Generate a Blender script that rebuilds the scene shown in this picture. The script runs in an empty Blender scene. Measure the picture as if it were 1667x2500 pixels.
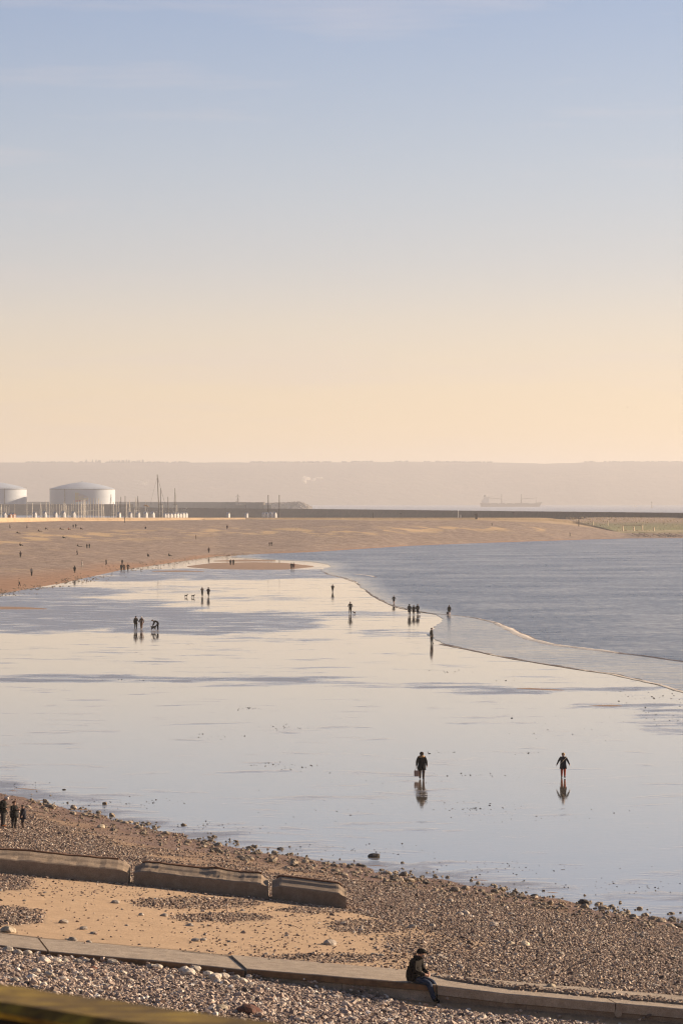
import bpy, bmesh, math, random
import numpy as np
from mathutils import Vector, Matrix, Euler, noise as mnoise

random.seed(7); RNG = np.random.default_rng(7)
R = math.radians
scene = bpy.context.scene
COL = scene.collection

# ------------------------------------------------------------------ camera, sky, sun
F, HZ, CX, CAMH = 8000.0, 1223.0, 833.5, 16.0          # photograph pixels (1667 x 2500)
cam = bpy.data.cameras.new('camera'); camo = bpy.data.objects.new('camera', cam); COL.objects.link(camo)
camo.location = (0, 0, CAMH); camo.rotation_euler = (R(90), 0, 0)
cam.sensor_fit = 'VERTICAL'; cam.sensor_height = 36.0; cam.sensor_width = 24.0
cam.lens = 36.0 * F / 2500.0
cam.shift_y = -(1250.0 - HZ) / 2500.0
cam.clip_start = 0.5; cam.clip_end = 60000
cam.dof.use_dof = True; cam.dof.focus_distance = 190.0; cam.dof.aperture_fstop = 11.0
scene.camera = camo

SUN_EL, SUN_AZ = 17.0, 66.0                              # azimuth from +Y (view) towards +X (right)
world = bpy.data.worlds.new('World'); scene.world = world; world.use_nodes = True
wn = world.node_tree; wn.nodes.clear()
wo = wn.nodes.new('ShaderNodeOutputWorld'); bg = wn.nodes.new('ShaderNodeBackground')
sky = wn.nodes.new('ShaderNodeTexSky'); sky.sky_type = 'NISHITA'; sky.sun_disc = False
sky.sun_elevation = R(SUN_EL); sky.sun_rotation = R(SUN_AZ); sky.air_density = 1.2; sky.dust_density = 2.5; sky.ozone_density = 1.0
tc = wn.nodes.new('ShaderNodeTexCoord'); sx = wn.nodes.new('ShaderNodeSeparateXYZ')
wn.links.new(tc.outputs['Generated'], sx.inputs[0])
ramp = wn.nodes.new('ShaderNodeValToRGB'); ramp.color_ramp.interpolation = 'B_SPLINE'
def s2l(c): return tuple(((v/255.0)/12.92 if v/255.0 <= .04045 else ((v/255.0+.055)/1.055)**2.4) for v in c)
mz = wn.nodes.new('ShaderNodeMath'); mz.operation = 'POWER'; mz.inputs[1].default_value = 0.5; mz.use_clamp = True
wn.links.new(sx.outputs['Z'], mz.inputs[0]); wn.links.new(mz.outputs[0], ramp.inputs[0])
stops = [(0.0, (252,222,174)), (0.02, (251,222,177)), (0.035, (245,222,188)), (0.055, (223,214,204)), (0.073, (200,203,210)),
         (0.1, (179,193,213)), (0.13, (158,178,210)), (0.165, (136,163,207)), (0.3, (112,134,174)), (0.55, (80,97,130)), (1.0, (60,76,106))]
cr = ramp.color_ramp
while len(cr.elements) < len(stops): cr.elements.new(0.5)
for e, (p, c) in zip(cr.elements, stops):
    e.position = math.sqrt(p); l = s2l(c); e.color = (l[0], l[1], l[2], 1)
# thin high cloud streaks, all round the sky
mp = wn.nodes.new('ShaderNodeMapping'); mp.inputs['Scale'].default_value = (7, 7, 75); mp.inputs['Location'].default_value = (2.4, 0.3, 1.15)
mp.inputs['Rotation'].default_value = (0, R(1.0), 0)
wn.links.new(tc.outputs['Generated'], mp.inputs[0])
cn = wn.nodes.new('ShaderNodeTexNoise'); cn.inputs['Scale'].default_value = 1.0; cn.inputs['Detail'].default_value = 5; cn.inputs['Roughness'].default_value = .55
wn.links.new(mp.outputs[0], cn.inputs['Vector'])
cm = wn.nodes.new('ShaderNodeMapRange'); cm.inputs[1].default_value = .54; cm.inputs[2].default_value = .78; cm.inputs[3].default_value = 0; cm.inputs[4].default_value = .42
wn.links.new(cn.outputs[0], cm.inputs[0])
mixc = wn.nodes.new('ShaderNodeMix'); mixc.data_type = 'RGBA'
wn.links.new(cm.outputs[0], mixc.inputs['Factor']); wn.links.new(ramp.outputs[0], mixc.inputs['A']); mixc.inputs['B'].default_value = (*s2l((222,208,212)), 1)
BGS = 0.10
sc10 = wn.nodes.new('ShaderNodeMix'); sc10.data_type = 'RGBA'; sc10.blend_type = 'MULTIPLY'; sc10.inputs['Factor'].default_value = 1
EXPO = 0.9; k = 2.0**-EXPO / BGS; sc10.inputs['B'].default_value = (k, k, k, 1)
wn.links.new(mixc.outputs['Result'], sc10.inputs['A'])
mixs = wn.nodes.new('ShaderNodeMix'); mixs.data_type = 'RGBA'; mixs.inputs['Factor'].default_value = 0.14
wn.links.new(sc10.outputs['Result'], mixs.inputs['A']); wn.links.new(sky.outputs[0], mixs.inputs['B'])
# the sky is a little brighter on the sun's side, all the way round
dp = wn.nodes.new('ShaderNodeVectorMath'); dp.operation = 'DOT_PRODUCT'; dp.inputs[1].default_value = (math.sin(R(SUN_AZ)), math.cos(R(SUN_AZ)), 0)
wn.links.new(tc.outputs['Generated'], dp.inputs[0])
az = wn.nodes.new('ShaderNodeMapRange'); az.inputs[1].default_value = -1; az.inputs[2].default_value = 1; az.inputs[3].default_value = .52; az.inputs[4].default_value = 1.20
wn.links.new(dp.outputs['Value'], az.inputs[0])
azm = wn.nodes.new('ShaderNodeMix'); azm.data_type = 'RGBA'; azm.blend_type = 'MULTIPLY'; azm.inputs['Factor'].default_value = 1
wn.links.new(mixs.outputs['Result'], azm.inputs['A']); wn.links.new(az.outputs[0], azm.inputs['B'])
wn.links.new(azm.outputs['Result'], bg.inputs[0]); bg.inputs[1].default_value = BGS
wn.links.new(bg.outputs[0], wo.inputs[0])

sun = bpy.data.lights.new('sun', 'SUN'); suno = bpy.data.objects.new('sun', sun); COL.objects.link(suno)
sun.energy = 4.9; sun.angle = R(0.55); sun.color = (1.0, 0.775, 0.54)
S = Vector((math.sin(R(SUN_AZ))*math.cos(R(SUN_EL)), math.cos(R(SUN_AZ))*math.cos(R(SUN_EL)), math.sin(R(SUN_EL))))
suno.rotation_euler = S.to_track_quat('Z', 'Y').to_euler(); suno.location = (60, 40, 60)

vs = scene.view_settings; vs.view_transform = 'Standard'; vs.look = 'None'; vs.exposure = EXPO; vs.gamma = 1.0; vs.use_curve_mapping = False
scene.cycles.use_denoising = True; scene.cycles.filter_width = 1.2
scene.cycles.max_bounces = 5; scene.cycles.volume_bounces = 0; scene.cycles.transparent_max_bounces = 8
scene.cycles.caustics_reflective = False; scene.cycles.caustics_refractive = False

# ------------------------------------------------------------------ helpers
def at(px, py, z=0.0):
    d = F*(CAMH - z)/(py - HZ); return Vector(((px - CX)*d/F, d, z))
def atd(px, py, d):
    return Vector(((px - CX)*d/F, d, CAMH - (py - HZ)*d/F))
def pxof(x, y): return CX + F*x/y
def pyof(y, z): return HZ + F*(CAMH - z)/y
def interp(tab):
    xs = [a for a, b in tab]; ys = [b for a, b in tab]
    return lambda v: np.interp(v, xs, ys)
def vnoise(x, y, s=1.0, seed=0.0):
    return mnoise.noise(Vector((x*s + seed*17.3, y*s - seed*9.1, seed)))
def fbm(x, y, s, seed=0.0, o=3):
    a, t, n = 1.0, 0.0, 0.0
    for i in range(o):
        t += a*vnoise(x, y, s, seed + i*3.7); n += a; a *= .5; s *= 2.05
    return t/n
MATS = {}
def nodes(name):
    m = bpy.data.materials.new(name); m.use_nodes = True; nt = m.node_tree
    return m, nt, nt.nodes['Principled BSDF']
def N(nt, t, **kw):
    n = nt.nodes.new(t)
    for a, v in kw.items(): setattr(n, a, v)
    return n
def noise_node(nt, scale, detail=4, rough=.55, vec=None, dist=0.0):
    n = N(nt, 'ShaderNodeTexNoise'); n.inputs['Scale'].default_value = scale; n.inputs['Detail'].default_value = detail
    n.inputs['Roughness'].default_value = rough; n.inputs['Distortion'].default_value = dist
    if vec is not None: nt.links.new(vec, n.inputs['Vector'])
    return n
def cramp(nt, src, pts):
    r = N(nt, 'ShaderNodeValToRGB'); e = r.color_ramp
    while len(e.elements) < len(pts): e.elements.new(.5)
    for el, (p, c) in zip(e.elements, pts):
        el.position = p; el.color = (c[0], c[1], c[2], 1) if hasattr(c, '__len__') else (c, c, c, 1)
    nt.links.new(src, r.inputs[0]); return r
def mapr(nt, src, a, b, c, d):
    m = N(nt, 'ShaderNodeMapRange'); nt.links.new(src, m.inputs[0])
    for i, v in enumerate((a, b, c, d)): m.inputs[i+1].default_value = v
    return m
def mixc_(nt, f, a, b):
    m = N(nt, 'ShaderNodeMix', data_type='RGBA')
    for s, v in (('Factor', f), ('A', a), ('B', b)):
        if hasattr(v, 'is_output'): nt.links.new(v, m.inputs[s])
        elif s == 'Factor': m.inputs[s].default_value = v
        else: m.inputs[s].default_value = (*v[:3], 1)
    return m.outputs['Result']
def geo_pos(nt): return N(nt, 'ShaderNodeNewGeometry').outputs['Position']
def bump(nt, h, strength, dist, bs):
    b = N(nt, 'ShaderNodeBump'); b.inputs['Strength'].default_value = strength; b.inputs['Distance'].default_value = dist
    nt.links.new(h, b.inputs['Height']); nt.links.new(b.outputs[0], bs.inputs['Normal']); return b
def simple(name, col, rough=.7, var=.25, scale=6.0, bmp=0.0, metal=0.0, detail=4, obj=False, spec=.5):
    """plain surface with colour variation from noise"""
    if name in MATS: return MATS[name]
    m, nt, bs = nodes(name)
    vec = N(nt, 'ShaderNodeTexCoord').outputs['Object'] if obj else geo_pos(nt)
    n = noise_node(nt, scale, detail, .6, vec)
    lo = tuple(c*(1-var) for c in col); hi = tuple(min(1, c*(1+var)) for c in col)
    r = cramp(nt, n.outputs[0], [(.3, lo), (.7, hi)])
    nt.links.new(r.outputs[0], bs.inputs['Base Color'])
    bs.inputs['Roughness'].default_value = rough; bs.inputs['Metallic'].default_value = metal; bs.inputs['Specular IOR Level'].default_value = spec
    if bmp: bump(nt, n.outputs[0], .6, bmp, bs)
    MATS[name] = m; return m

def link(o): COL.objects.link(o); return o
def mesh_obj(name, verts, faces, mat=None, parent=None, smooth=False):
    me = bpy.data.meshes.new(name); me.from_pydata([tuple(v) for v in verts], [], faces); me.update()
    o = link(bpy.data.objects.new(name, me))
    if mat: me.materials.append(mat)
    if smooth: me.polygons.foreach_set('use_smooth', [True]*len(me.polygons))
    if parent: o.parent = parent
    return o
def bm_obj(name, bm, mat=None, parent=None, smooth=False):
    bmesh.ops.recalc_face_normals(bm, faces=bm.faces)
    me = bpy.data.meshes.new(name); bm.to_mesh(me); bm.free()
    o = link(bpy.data.objects.new(name, me))
    if mat: me.materials.append(mat)
    if smooth: me.polygons.foreach_set('use_smooth', [True]*len(me.polygons))
    if parent: o.parent = parent
    return o
def tag(o, label, cat, group=None):
    o['label'] = label; o['category'] = cat
    if group: o['group'] = group
    return o
def struct(o, kind='structure'): o['kind'] = kind; return o
def empty(name, loc, rz=0.0):
    o = link(bpy.data.objects.new(name, None)); o.location = loc; o.rotation_euler = (0, 0, rz); o.empty_display_size = .2; return o
def box(bm, c, s, rz=0.0):
    m = Matrix.Translation(c) @ Matrix.Rotation(rz, 4, 'Z') @ Matrix.Diagonal((s[0], s[1], s[2], 1))
    return bmesh.ops.create_cube(bm, size=1.0, matrix=m)['verts']
def hexa(bm, b, t):
    """box from four bottom and four top points"""
    v = [bm.verts.new(p) for p in b] + [bm.verts.new(p) for p in t]
    for f in ((3,2,1,0), (4,5,6,7), (0,1,5,4), (1,2,6,5), (2,3,7,6), (3,0,4,7)): bm.faces.new([v[i] for i in f])
    return v
def tube(bm, p, q, r0, r1, n=6, cap=True):
    p, q = Vector(p), Vector(q); ax = (q - p).normalized()
    u = ax.orthogonal().normalized(); w = ax.cross(u)
    ra = [bm.verts.new(p + (u*math.cos(a) + w*math.sin(a))*r0) for a in [2*math.pi*i/n for i in range(n)]]
    rb = [bm.verts.new(q + (u*math.cos(a) + w*math.sin(a))*r1) for a in [2*math.pi*i/n for i in range(n)]]
    for i in range(n): bm.faces.new((ra[i], ra[(i+1) % n], rb[(i+1) % n], rb[i]))
    if cap: bm.faces.new(ra[::-1]); bm.faces.new(rb)
def lathe(bm, prof, n=24, c=(0, 0, 0)):
    c = Vector(c); rings = []
    for r, z in prof:
        if r < 1e-6: rings.append([bm.verts.new(c + Vector((0, 0, z)))])
        else: rings.append([bm.verts.new(c + Vector((r*math.cos(2*math.pi*i/n), r*math.sin(2*math.pi*i/n), z))) for i in range(n)])
    for a, b in zip(rings[:-1], rings[1:]):
        for i in range(n):
            j = (i+1) % n
            if len(a) == 1: bm.faces.new((a[0], b[j], b[i]))
            elif len(b) == 1: bm.faces.new((a[i], a[j], b[0]))
            else: bm.faces.new((a[i], a[j], b[j], b[i]))
def grid_faces(nr, nc): return [(r*nc+c, r*nc+c+1, (r+1)*nc+c+1, (r+1)*nc+c) for r in range(nr-1) for c in range(nc-1)]
def set_attr(o, name, vals):
    a = o.data.attributes.new(name, 'FLOAT', 'POINT'); a.data.foreach_set('value', np.asarray(vals, dtype=np.float32))
def attr(nt, name): n = N(nt, 'ShaderNodeAttribute'); n.attribute_name = name; return n.outputs['Fac']
def smooth01(t): t = min(1.0, max(0.0, t)); return t*t*(3-2*t)

# ------------------------------------------------------------------ shared lines of the place (pixels of the photograph -> ground)
SH_Y = interp([(-900,1790), (-400,1865), (0,1934), (150,1968), (300,2004), (500,2052), (850,2116), (1200,2172), (1667,2252), (2100,2330), (2600,2420)])
KF_Y = interp([(-900,2230), (-150,2292), (0,2307), (118,2322), (450,2351), (600,2368), (1000,2402), (1062,2408), (1240,2429), (1667,2466), (2600,2545)])
KW = interp([(0,2.3), (1000,2.25), (1100,1.25), (1240,.9), (1667,.75)])      # walkway width left clear of shingle
KZt = interp([(-900,4.2), (0,3.9), (1000,3.45), (1667,3.12), (2600,2.8)])
def KZ(px): return float(KZt(px))
def d_shore(px): return F*CAMH/(SH_Y(px) - HZ)
def d_kf(px): return F*(CAMH - KZ(px))/(KF_Y(px) - HZ)
def near_z(px, d):
    """ground height of the near beach at image column px and distance d"""
    ds, kf = d_shore(px), d_kf(px); kb = kf + KW(px); x = (px - CX)*d/F
    if d >= kb:
        t = (ds - d)/(ds - kb); z = (KZ(px) + np.interp(px, [1000, 1110], [-.012, .055]))*(t if t < 0 else t*(.93 + .07*t))
        edge = smooth01((1 - t)*8)
        z += edge*(.05*fbm(x, d, .12, 2) + .025*fbm(x, d, .9, 5)) + .22*fbm(x*.6, d*.8, .42, 6)*smooth01((.24 - t)*8)
        return max(z, -.6)
    if d > kf: return KZ(px) - .35
    # camera side of the walkway
    foot = KZ(px) - np.interp(px, [-400, 0, 300, 600, 900, 1050, 1667], [.06, .09, .19, .21, .40, .48, .48])
    back = d_kf(px) - d
    z = foot + .055*min(back, 8) + .05*fbm(x, d, .5, 8)*smooth01(back)
    if d < 62: z += (62 - d)/50.0*(9.8) if d > 12 else 9.8
    return z
def near_pt(px, py):
    """point of the near beach seen at a pixel"""
    lo, hi = d_kf(px) + .02, d_shore(px)*1.02
    if py > pyof(d_kf(px), KZ(px)) + 1: lo, hi = 65.0, d_kf(px) - .02
    for _ in range(50):
        m = .5*(lo + hi)
        if pyof(m, max(near_z(px, m), 0.0)) > py: lo = m
        else: hi = m
    return Vector(((px - CX)*lo/F, lo, max(near_z(px, lo), 0.0)))

# ------------------------------------------------------------------ materials of the ground
def mat_flat():
    m, nt, bs = nodes('wet sand flat'); pos = geo_pos(nt)
    rip = attr(nt, 'ripple')
    mpn = N(nt, 'ShaderNodeMapping'); mpn.inputs['Scale'].default_value = (.55, 1.0, 1.0); nt.links.new(pos, mpn.inputs[0])
    n1 = noise_node(nt, .35, 5, .6, pos); n2 = noise_node(nt, 1.4, 4, .6, pos); n3 = noise_node(nt, .24, 6, .68, mpn.outputs[0], .4); n4 = noise_node(nt, .02, 3, .5, pos)
    c = cramp(nt, n1.outputs[0], [(.3, (.14,.118,.095)), (.7, (.22,.185,.148))])
    nt.links.new(c.outputs[0], bs.inputs['Base Color'])
    # thin film broken into streaks: threshold falls where the water is ruffled
    th = N(nt, 'ShaderNodeMath', operation='MULTIPLY_ADD'); nt.links.new(rip, th.inputs[0]); th.inputs[1].default_value = .30; nt.links.new(n3.outputs[0], th.inputs[2])
    th2 = N(nt, 'ShaderNodeMath', operation='MULTIPLY_ADD'); nt.links.new(n4.outputs[0], th2.inputs[0]); th2.inputs[1].default_value = .16; nt.links.new(th.outputs[0], th2.inputs[2])
    mk = mapr(nt, th2.outputs[0], .66, .84, 0, 1)
    r = mapr(nt, n1.outputs[0], .35, .75, .03, .075)
    ra = N(nt, 'ShaderNodeMath', operation='MULTIPLY_ADD'); nt.links.new(mk.outputs[0], ra.inputs[0]); ra.inputs[1].default_value = .27; nt.links.new(r.outputs[0], ra.inputs[2])
    nt.links.new(ra.outputs[0], bs.inputs['Roughness'])
    amp = mapr(nt, mk.outputs[0], 0, 1, .35, 3.5); mul = N(nt, 'ShaderNodeMath', operation='MULTIPLY'); nt.links.new(n2.outputs[0], mul.inputs[0]); nt.links.new(amp.outputs[0], mul.inputs[1])
    bb = bump(nt, mul.outputs[0], 1.0, .008, bs); nt.links.new(bb.outputs[0], bs.inputs['Coat Normal']); bs.inputs['Coat Weight'].default_value = .4; bs.inputs['Coat IOR'].default_value = 1.45; nt.links.new(ra.outputs[0], bs.inputs['Coat Roughness'])
    bs.inputs['IOR'].default_value = 1.95
    return m
def mat_sea():
    m, nt, bs = nodes('sea water'); pos = geo_pos(nt)
    calm = attr(nt, 'calm')
    n1 = noise_node(nt, .38, 5, .52, pos); n2 = noise_node(nt, .035, 4, .55, pos)
    c = cramp(nt, n2.outputs[0], [(.35, (.03,.034,.045)), (.65, (.05,.06,.075))]); nt.links.new(c.outputs[0], bs.inputs['Base Color'])
    amp = mapr(nt, calm, 0, 1, 1.0, .4)
    a2 = mapr(nt, n2.outputs[0], .35, .65, .7, 1.2); am = N(nt, 'ShaderNodeMath', operation='MULTIPLY')
    nt.links.new(amp.outputs[0], am.inputs[0]); nt.links.new(a2.outputs[0], am.inputs[1])
    mul = N(nt, 'ShaderNodeMath', operation='MULTIPLY'); nt.links.new(n1.outputs[0], mul.inputs[0]); nt.links.new(am.outputs[0], mul.inputs[1])
    bump(nt, mul.outputs[0], 1.0, .42, bs)
    rc = mapr(nt, n2.outputs[0], .36, .64, .185, .265); rk = N(nt, 'ShaderNodeMath', operation='MULTIPLY'); cr2 = mapr(nt, calm, 0, 1, 1.0, .55)
    mpn = N(nt, 'ShaderNodeMapping'); mpn.inputs['Scale'].default_value = (.7, .2, .2); nt.links.new(pos, mpn.inputs[0]); n5 = noise_node(nt, 1.0, 4, .7, mpn.outputs[0])
    gr = mapr(nt, n5.outputs[0], .3, .7, -.05, .05); ra5 = N(nt, 'ShaderNodeMath', operation='ADD'); nt.links.new(rc.outputs[0], ra5.inputs[0]); nt.links.new(gr.outputs[0], ra5.inputs[1])
    nt.links.new(ra5.outputs[0], rk.inputs[0]); nt.links.new(cr2.outputs[0], rk.inputs[1]); nt.links.new(rk.outputs[0], bs.inputs['Roughness']); bs.inputs['IOR'].default_value = 1.34
    return m
def mat_near():
    m, nt, bs = nodes('sand and shingle'); pos = geo_pos(nt)
    wet = attr(nt, 'wet'); sh = attr(nt, 'shingle')
    n1 = noise_node(nt, 1.2, 6, .62, pos); n2 = noise_node(nt, 9, 5, .7, pos); n3 = noise_node(nt, .25, 4, .5, pos)
    dry = cramp(nt, n1.outputs[0], [(.3, (.45,.30,.175)), (.7, (.54,.37,.225))])
    shc = cramp(nt, n2.outputs[0], [(.3, (.17,.12,.085)), (.7, (.30,.215,.15))])
    wetc = cramp(nt, n1.outputs[0], [(.3, (.15,.082,.045)), (.7, (.23,.135,.08))])
    a = mixc_(nt, sh, dry.outputs[0], shc.outputs[0]); b = mixc_(nt, wet, a, wetc.outputs[0])
    fine = mapr(nt, n2.outputs[0], .3, .7, .86, 1.1)
    f = N(nt, 'ShaderNodeMix', data_type='RGBA', blend_type='MULTIPLY'); f.inputs['Factor'].default_value = 1
    nt.links.new(b, f.inputs['A']); nt.links.new(fine.outputs[0], f.inputs['B']); nt.links.new(f.outputs['Result'], bs.inputs['Base Color'])
    wn_ = N(nt, 'ShaderNodeMath', operation='MULTIPLY_ADD'); nt.links.new(n3.outputs[0], wn_.inputs[0]); wn_.inputs[1].default_value = .9; nt.links.new(wet, wn_.inputs[2])
    r = mapr(nt, wn_.outputs[0], .85, 1.5, .95, .55); nt.links.new(r.outputs[0], bs.inputs['Roughness'])
    add = N(nt, 'ShaderNodeMath', operation='ADD'); nt.links.new(n1.outputs[0], add.inputs[0]); nt.links.new(n2.outputs[0], add.inputs[1])
    bump(nt, add.outputs[0], .7, .05, bs)
    return m
def mat_far_beach():
    m, nt, bs = nodes('far shingle beach'); pos = geo_pos(nt)
    wet = attr(nt, 'wet'); sandy = attr(nt, 'sandy')
    n2 = noise_node(nt, .35, 8, .82, pos); n1 = noise_node(nt, .05, 4, .6, pos)
    shc = cramp(nt, n2.outputs[0], [(.34, (.11,.078,.06)), (.5, (.25,.178,.14)), (.66, (.45,.345,.28))])
    sand = cramp(nt, n1.outputs[0], [(.3, (.46,.315,.165)), (.7, (.56,.39,.215))])
    wetc = cramp(nt, n2.outputs[0], [(.3, (.26,.14,.08)), (.7, (.36,.205,.125))])
    mpn = N(nt, 'ShaderNodeMapping'); mpn.inputs['Scale'].default_value = (.035, .11, .11); mpn.inputs['Rotation'].default_value = (0, 0, R(-8)); nt.links.new(pos, mpn.inputs[0])
    n3 = noise_node(nt, 1.0, 5, .6, mpn.outputs[0], .6); ln = cramp(nt, n3.outputs[0], [(.52, 0), (.54, 1), (.545, 1), (.565, 0)])
    lm = N(nt, 'ShaderNodeMath', operation='MULTIPLY'); gate = mapr(nt, n1.outputs[0], .45, .6, 0, .6); nt.links.new(ln.outputs[0], lm.inputs[0]); nt.links.new(gate.outputs[0], lm.inputs[1])
    a0 = mixc_(nt, sandy, shc.outputs[0], sand.outputs[0]); a = mixc_(nt, lm.outputs[0], a0, sand.outputs[0]); b = mixc_(nt, wet, a, wetc.outputs[0])
    nt.links.new(b, bs.inputs['Base Color']); bs.inputs['Roughness'].default_value = .9
    hs = N(nt, 'ShaderNodeMath', operation='MULTIPLY_ADD'); nt.links.new(n3.outputs[0], hs.inputs[0]); hs.inputs[1].default_value = 3.0; nt.links.new(n2.outputs[0], hs.inputs[2])
    bump(nt, hs.outputs[0], 1.0, .6, bs)
    return m
M_FLAT, M_SEA, M_NEAR, M_FAR = mat_flat(), mat_sea(), mat_near(), mat_far_beach()
M_CONC = None
def mat_concrete(name, lo, hi, sc=3.0):
    m, nt, bs = nodes(name); pos = geo_pos(nt)
    a = noise_node(nt, sc, 6, .65, pos); b = noise_node(nt, 40, 3, .7, pos)
    r = cramp(nt, a.outputs[0], [(.3, lo), (.7, hi)]); sp = mapr(nt, b.outputs[0], .35, .65, .72, 1.2)
    f = N(nt, 'ShaderNodeMix', data_type='RGBA', blend_type='MULTIPLY'); f.inputs['Factor'].default_value = 1
    nt.links.new(r.outputs[0], f.inputs['A']); nt.links.new(sp.outputs[0], f.inputs['B']); nt.links.new(f.outputs['Result'], bs.inputs['Base Color'])
    bs.inputs['Roughness'].default_value = .88
    ad = N(nt, 'ShaderNodeMath', operation='ADD'); nt.links.new(a.outputs[0], ad.inputs[0]); nt.links.new(b.outputs[0], ad.inputs[1])
    bump(nt, ad.outputs[0], .8, .02, bs); return m
M_CONC = mat_concrete('pebbled concrete', (.30,.235,.175), (.48,.39,.30))
M_CONCD = mat_concrete('old dark concrete', (.21,.15,.102), (.33,.25,.18))
M_TIMBER = simple('weathered timber', (.17,.095,.045), .8, .35, 4, .01)
M_RUST = simple('rusty brown edge', (.14,.062,.028), .85, .4, 6, .01)

# ------------------------------------------------------------------ tidal flat (one sheet to the far shore)
def build_flat():
    ys = list(np.concatenate([np.geomspace(95, 2500, 240), [4000, 8000, 13800]])); us = np.linspace(-.16, .16, 81)
    v, rip = [], []
    patches = [(120,1500,420,45,.9), (480,1520,330,30,.9), (560,1402,420,14,.8), (90,1478,300,10,.5), (330,1658,520,9,.85), (900,1672,420,6,.6), (1330,1682,300,7,.8),
               (760,1500,300,8,.5), (1500,1722,160,8,.7), (150,1445,190,12,.9), (300,1412,120,9,.9), (1650,1760,110,40,.5), (640,1460,200,8,.3), (650,1562,180,6,.35),
               (420,1440,160,10,.4), (1260,1690,160,6,.5), (950,1545,90,10,.4)]
    for y in ys:
        for u in us:
            w = 1.0 if y < 3000 else 3.0
            v.append((u*w*y, y, 0)); px, py = CX + F*u*w, pyof(y, 0); rr = 0
            for (cx, cy, sx_, sy_, k) in patches:
                q = ((px-cx)/sx_)**2 + ((py-cy)/sy_)**2
                if q < 1.6: rr = max(rr, k*smooth01((1.25 - q + .9*fbm(u*y, y, .09, 3))*1.6))
            # ruffled film near the near shore
            dn = py - SH_Y(px)
            if dn > -90: rr = max(rr, .75*smooth01((dn + 80)/90.0 + .8*fbm(u*y, y, .3, 4)))
            rip.append(rr)
    o = mesh_obj('tidal_flat', v, grid_faces(len(ys), len(us)), M_FLAT); struct(o); set_attr(o, 'ripple', rip)
build_flat()

# ------------------------------------------------------------------ sea
SEA_L = interp([(1200,-9000), (1335,-4000), (1345,500), (1353,600), (1360,560), (1365,640), (1371,755), (1378,800), (1384,808), (1389,788), (1395,785), (1402,802), (1410,838), (1420,868),
                (1432,880), (1440,890), (1450,905), (1465,930), (1480,965), (1490,1008), (1497,1050), (1505,1078), (1515,1080), (1530,1062), (1550,1046), (1562,1060),
                (1572,1086), (1585,1140), (1600,1212), (1620,1322), (1632,1402), (1645,1492), (1660,1562), (1675,1622), (1690,1672), (1720,1760), (1760,1860)])
WAVE = [(880,1428), (905,1452), (935,1468), (965,1482), (1010,1492), (1060,1499), (1110,1503), (1160,1509), (1200,1518), (1232,1530), (1262,1546), (1300,1563), (1350,1574), (1400,1581), (1460,1588), (1520,1596), (1600,1606), (1680,1618), (1780,1634)]
WAVE_Y = interp(WAVE)
def build_sea():
    pys = [1223 + F*CAMH/d for d in (13600, 12000, 10500, 9000, 7000, 5000, 3800, 3000, 2400, 2000, 1700)] + list(np.arange(1306, 1345, 3.0)) + list(np.arange(1345, 1762, 1.5))
    nc = 70; v, calm = [], []
    for py in pys:
        d = F*CAMH/(py - HZ); L = float(SEA_L(py)); Rr = 2300 if d < 1600 else 3500
        if d > 1500: L = -3000
        elif d > 1050: L = L
        for c in range(nc):
            t = (c/(nc-1))**1.6; x0 = (L - CX)*d/F
            x0 += .9*fbm(0, d, .12, 6) + .35*fbm(0, d, .6, 9) if d < 1050 else 0
            x1 = (Rr - CX)*d/F; x = x0 + (x1 - x0)*t; px = pxof(x, d)
            k = 0.0
            if py > 1480 and px > 1050: k = smooth01((py - WAVE_Y(px) + 2)/4)
            k = max(k, smooth01(1 - (px - L)/(90 + 40*fbm(x, d, .02, 2))) if py < 1500 else 0)
            v.append((x, d, .03)); calm.append(k)
    o = mesh_obj('sea', v, grid_faces(len(pys), nc), M_SEA); struct(o); set_attr(o, 'calm', calm)
build_sea()
def mat_foam():
    m, nt, bs = nodes('breaking wave foam'); pos = geo_pos(nt); fo = attr(nt, 'foam'); n = noise_node(nt, 3.0, 6, .7, pos)
    ad = N(nt, 'ShaderNodeMath', operation='ADD'); nt.links.new(fo, ad.inputs[0]); nt.links.new(n.outputs[0], ad.inputs[1])
    r = cramp(nt, ad.outputs[0], [(.70, (.17,.115,.08)), (.92, (.82,.74,.64))]); nt.links.new(r.outputs[0], bs.inputs['Base Color'])
    bs.inputs['Specular IOR Level'].default_value = .15; rr = mapr(nt, ad.outputs[0], .7, .95, .5, .9); nt.links.new(rr.outputs[0], bs.inputs['Roughness']); bump(nt, n.outputs[0], .5, .05, bs)
    return m
M_FOAM = mat_foam()
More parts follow.
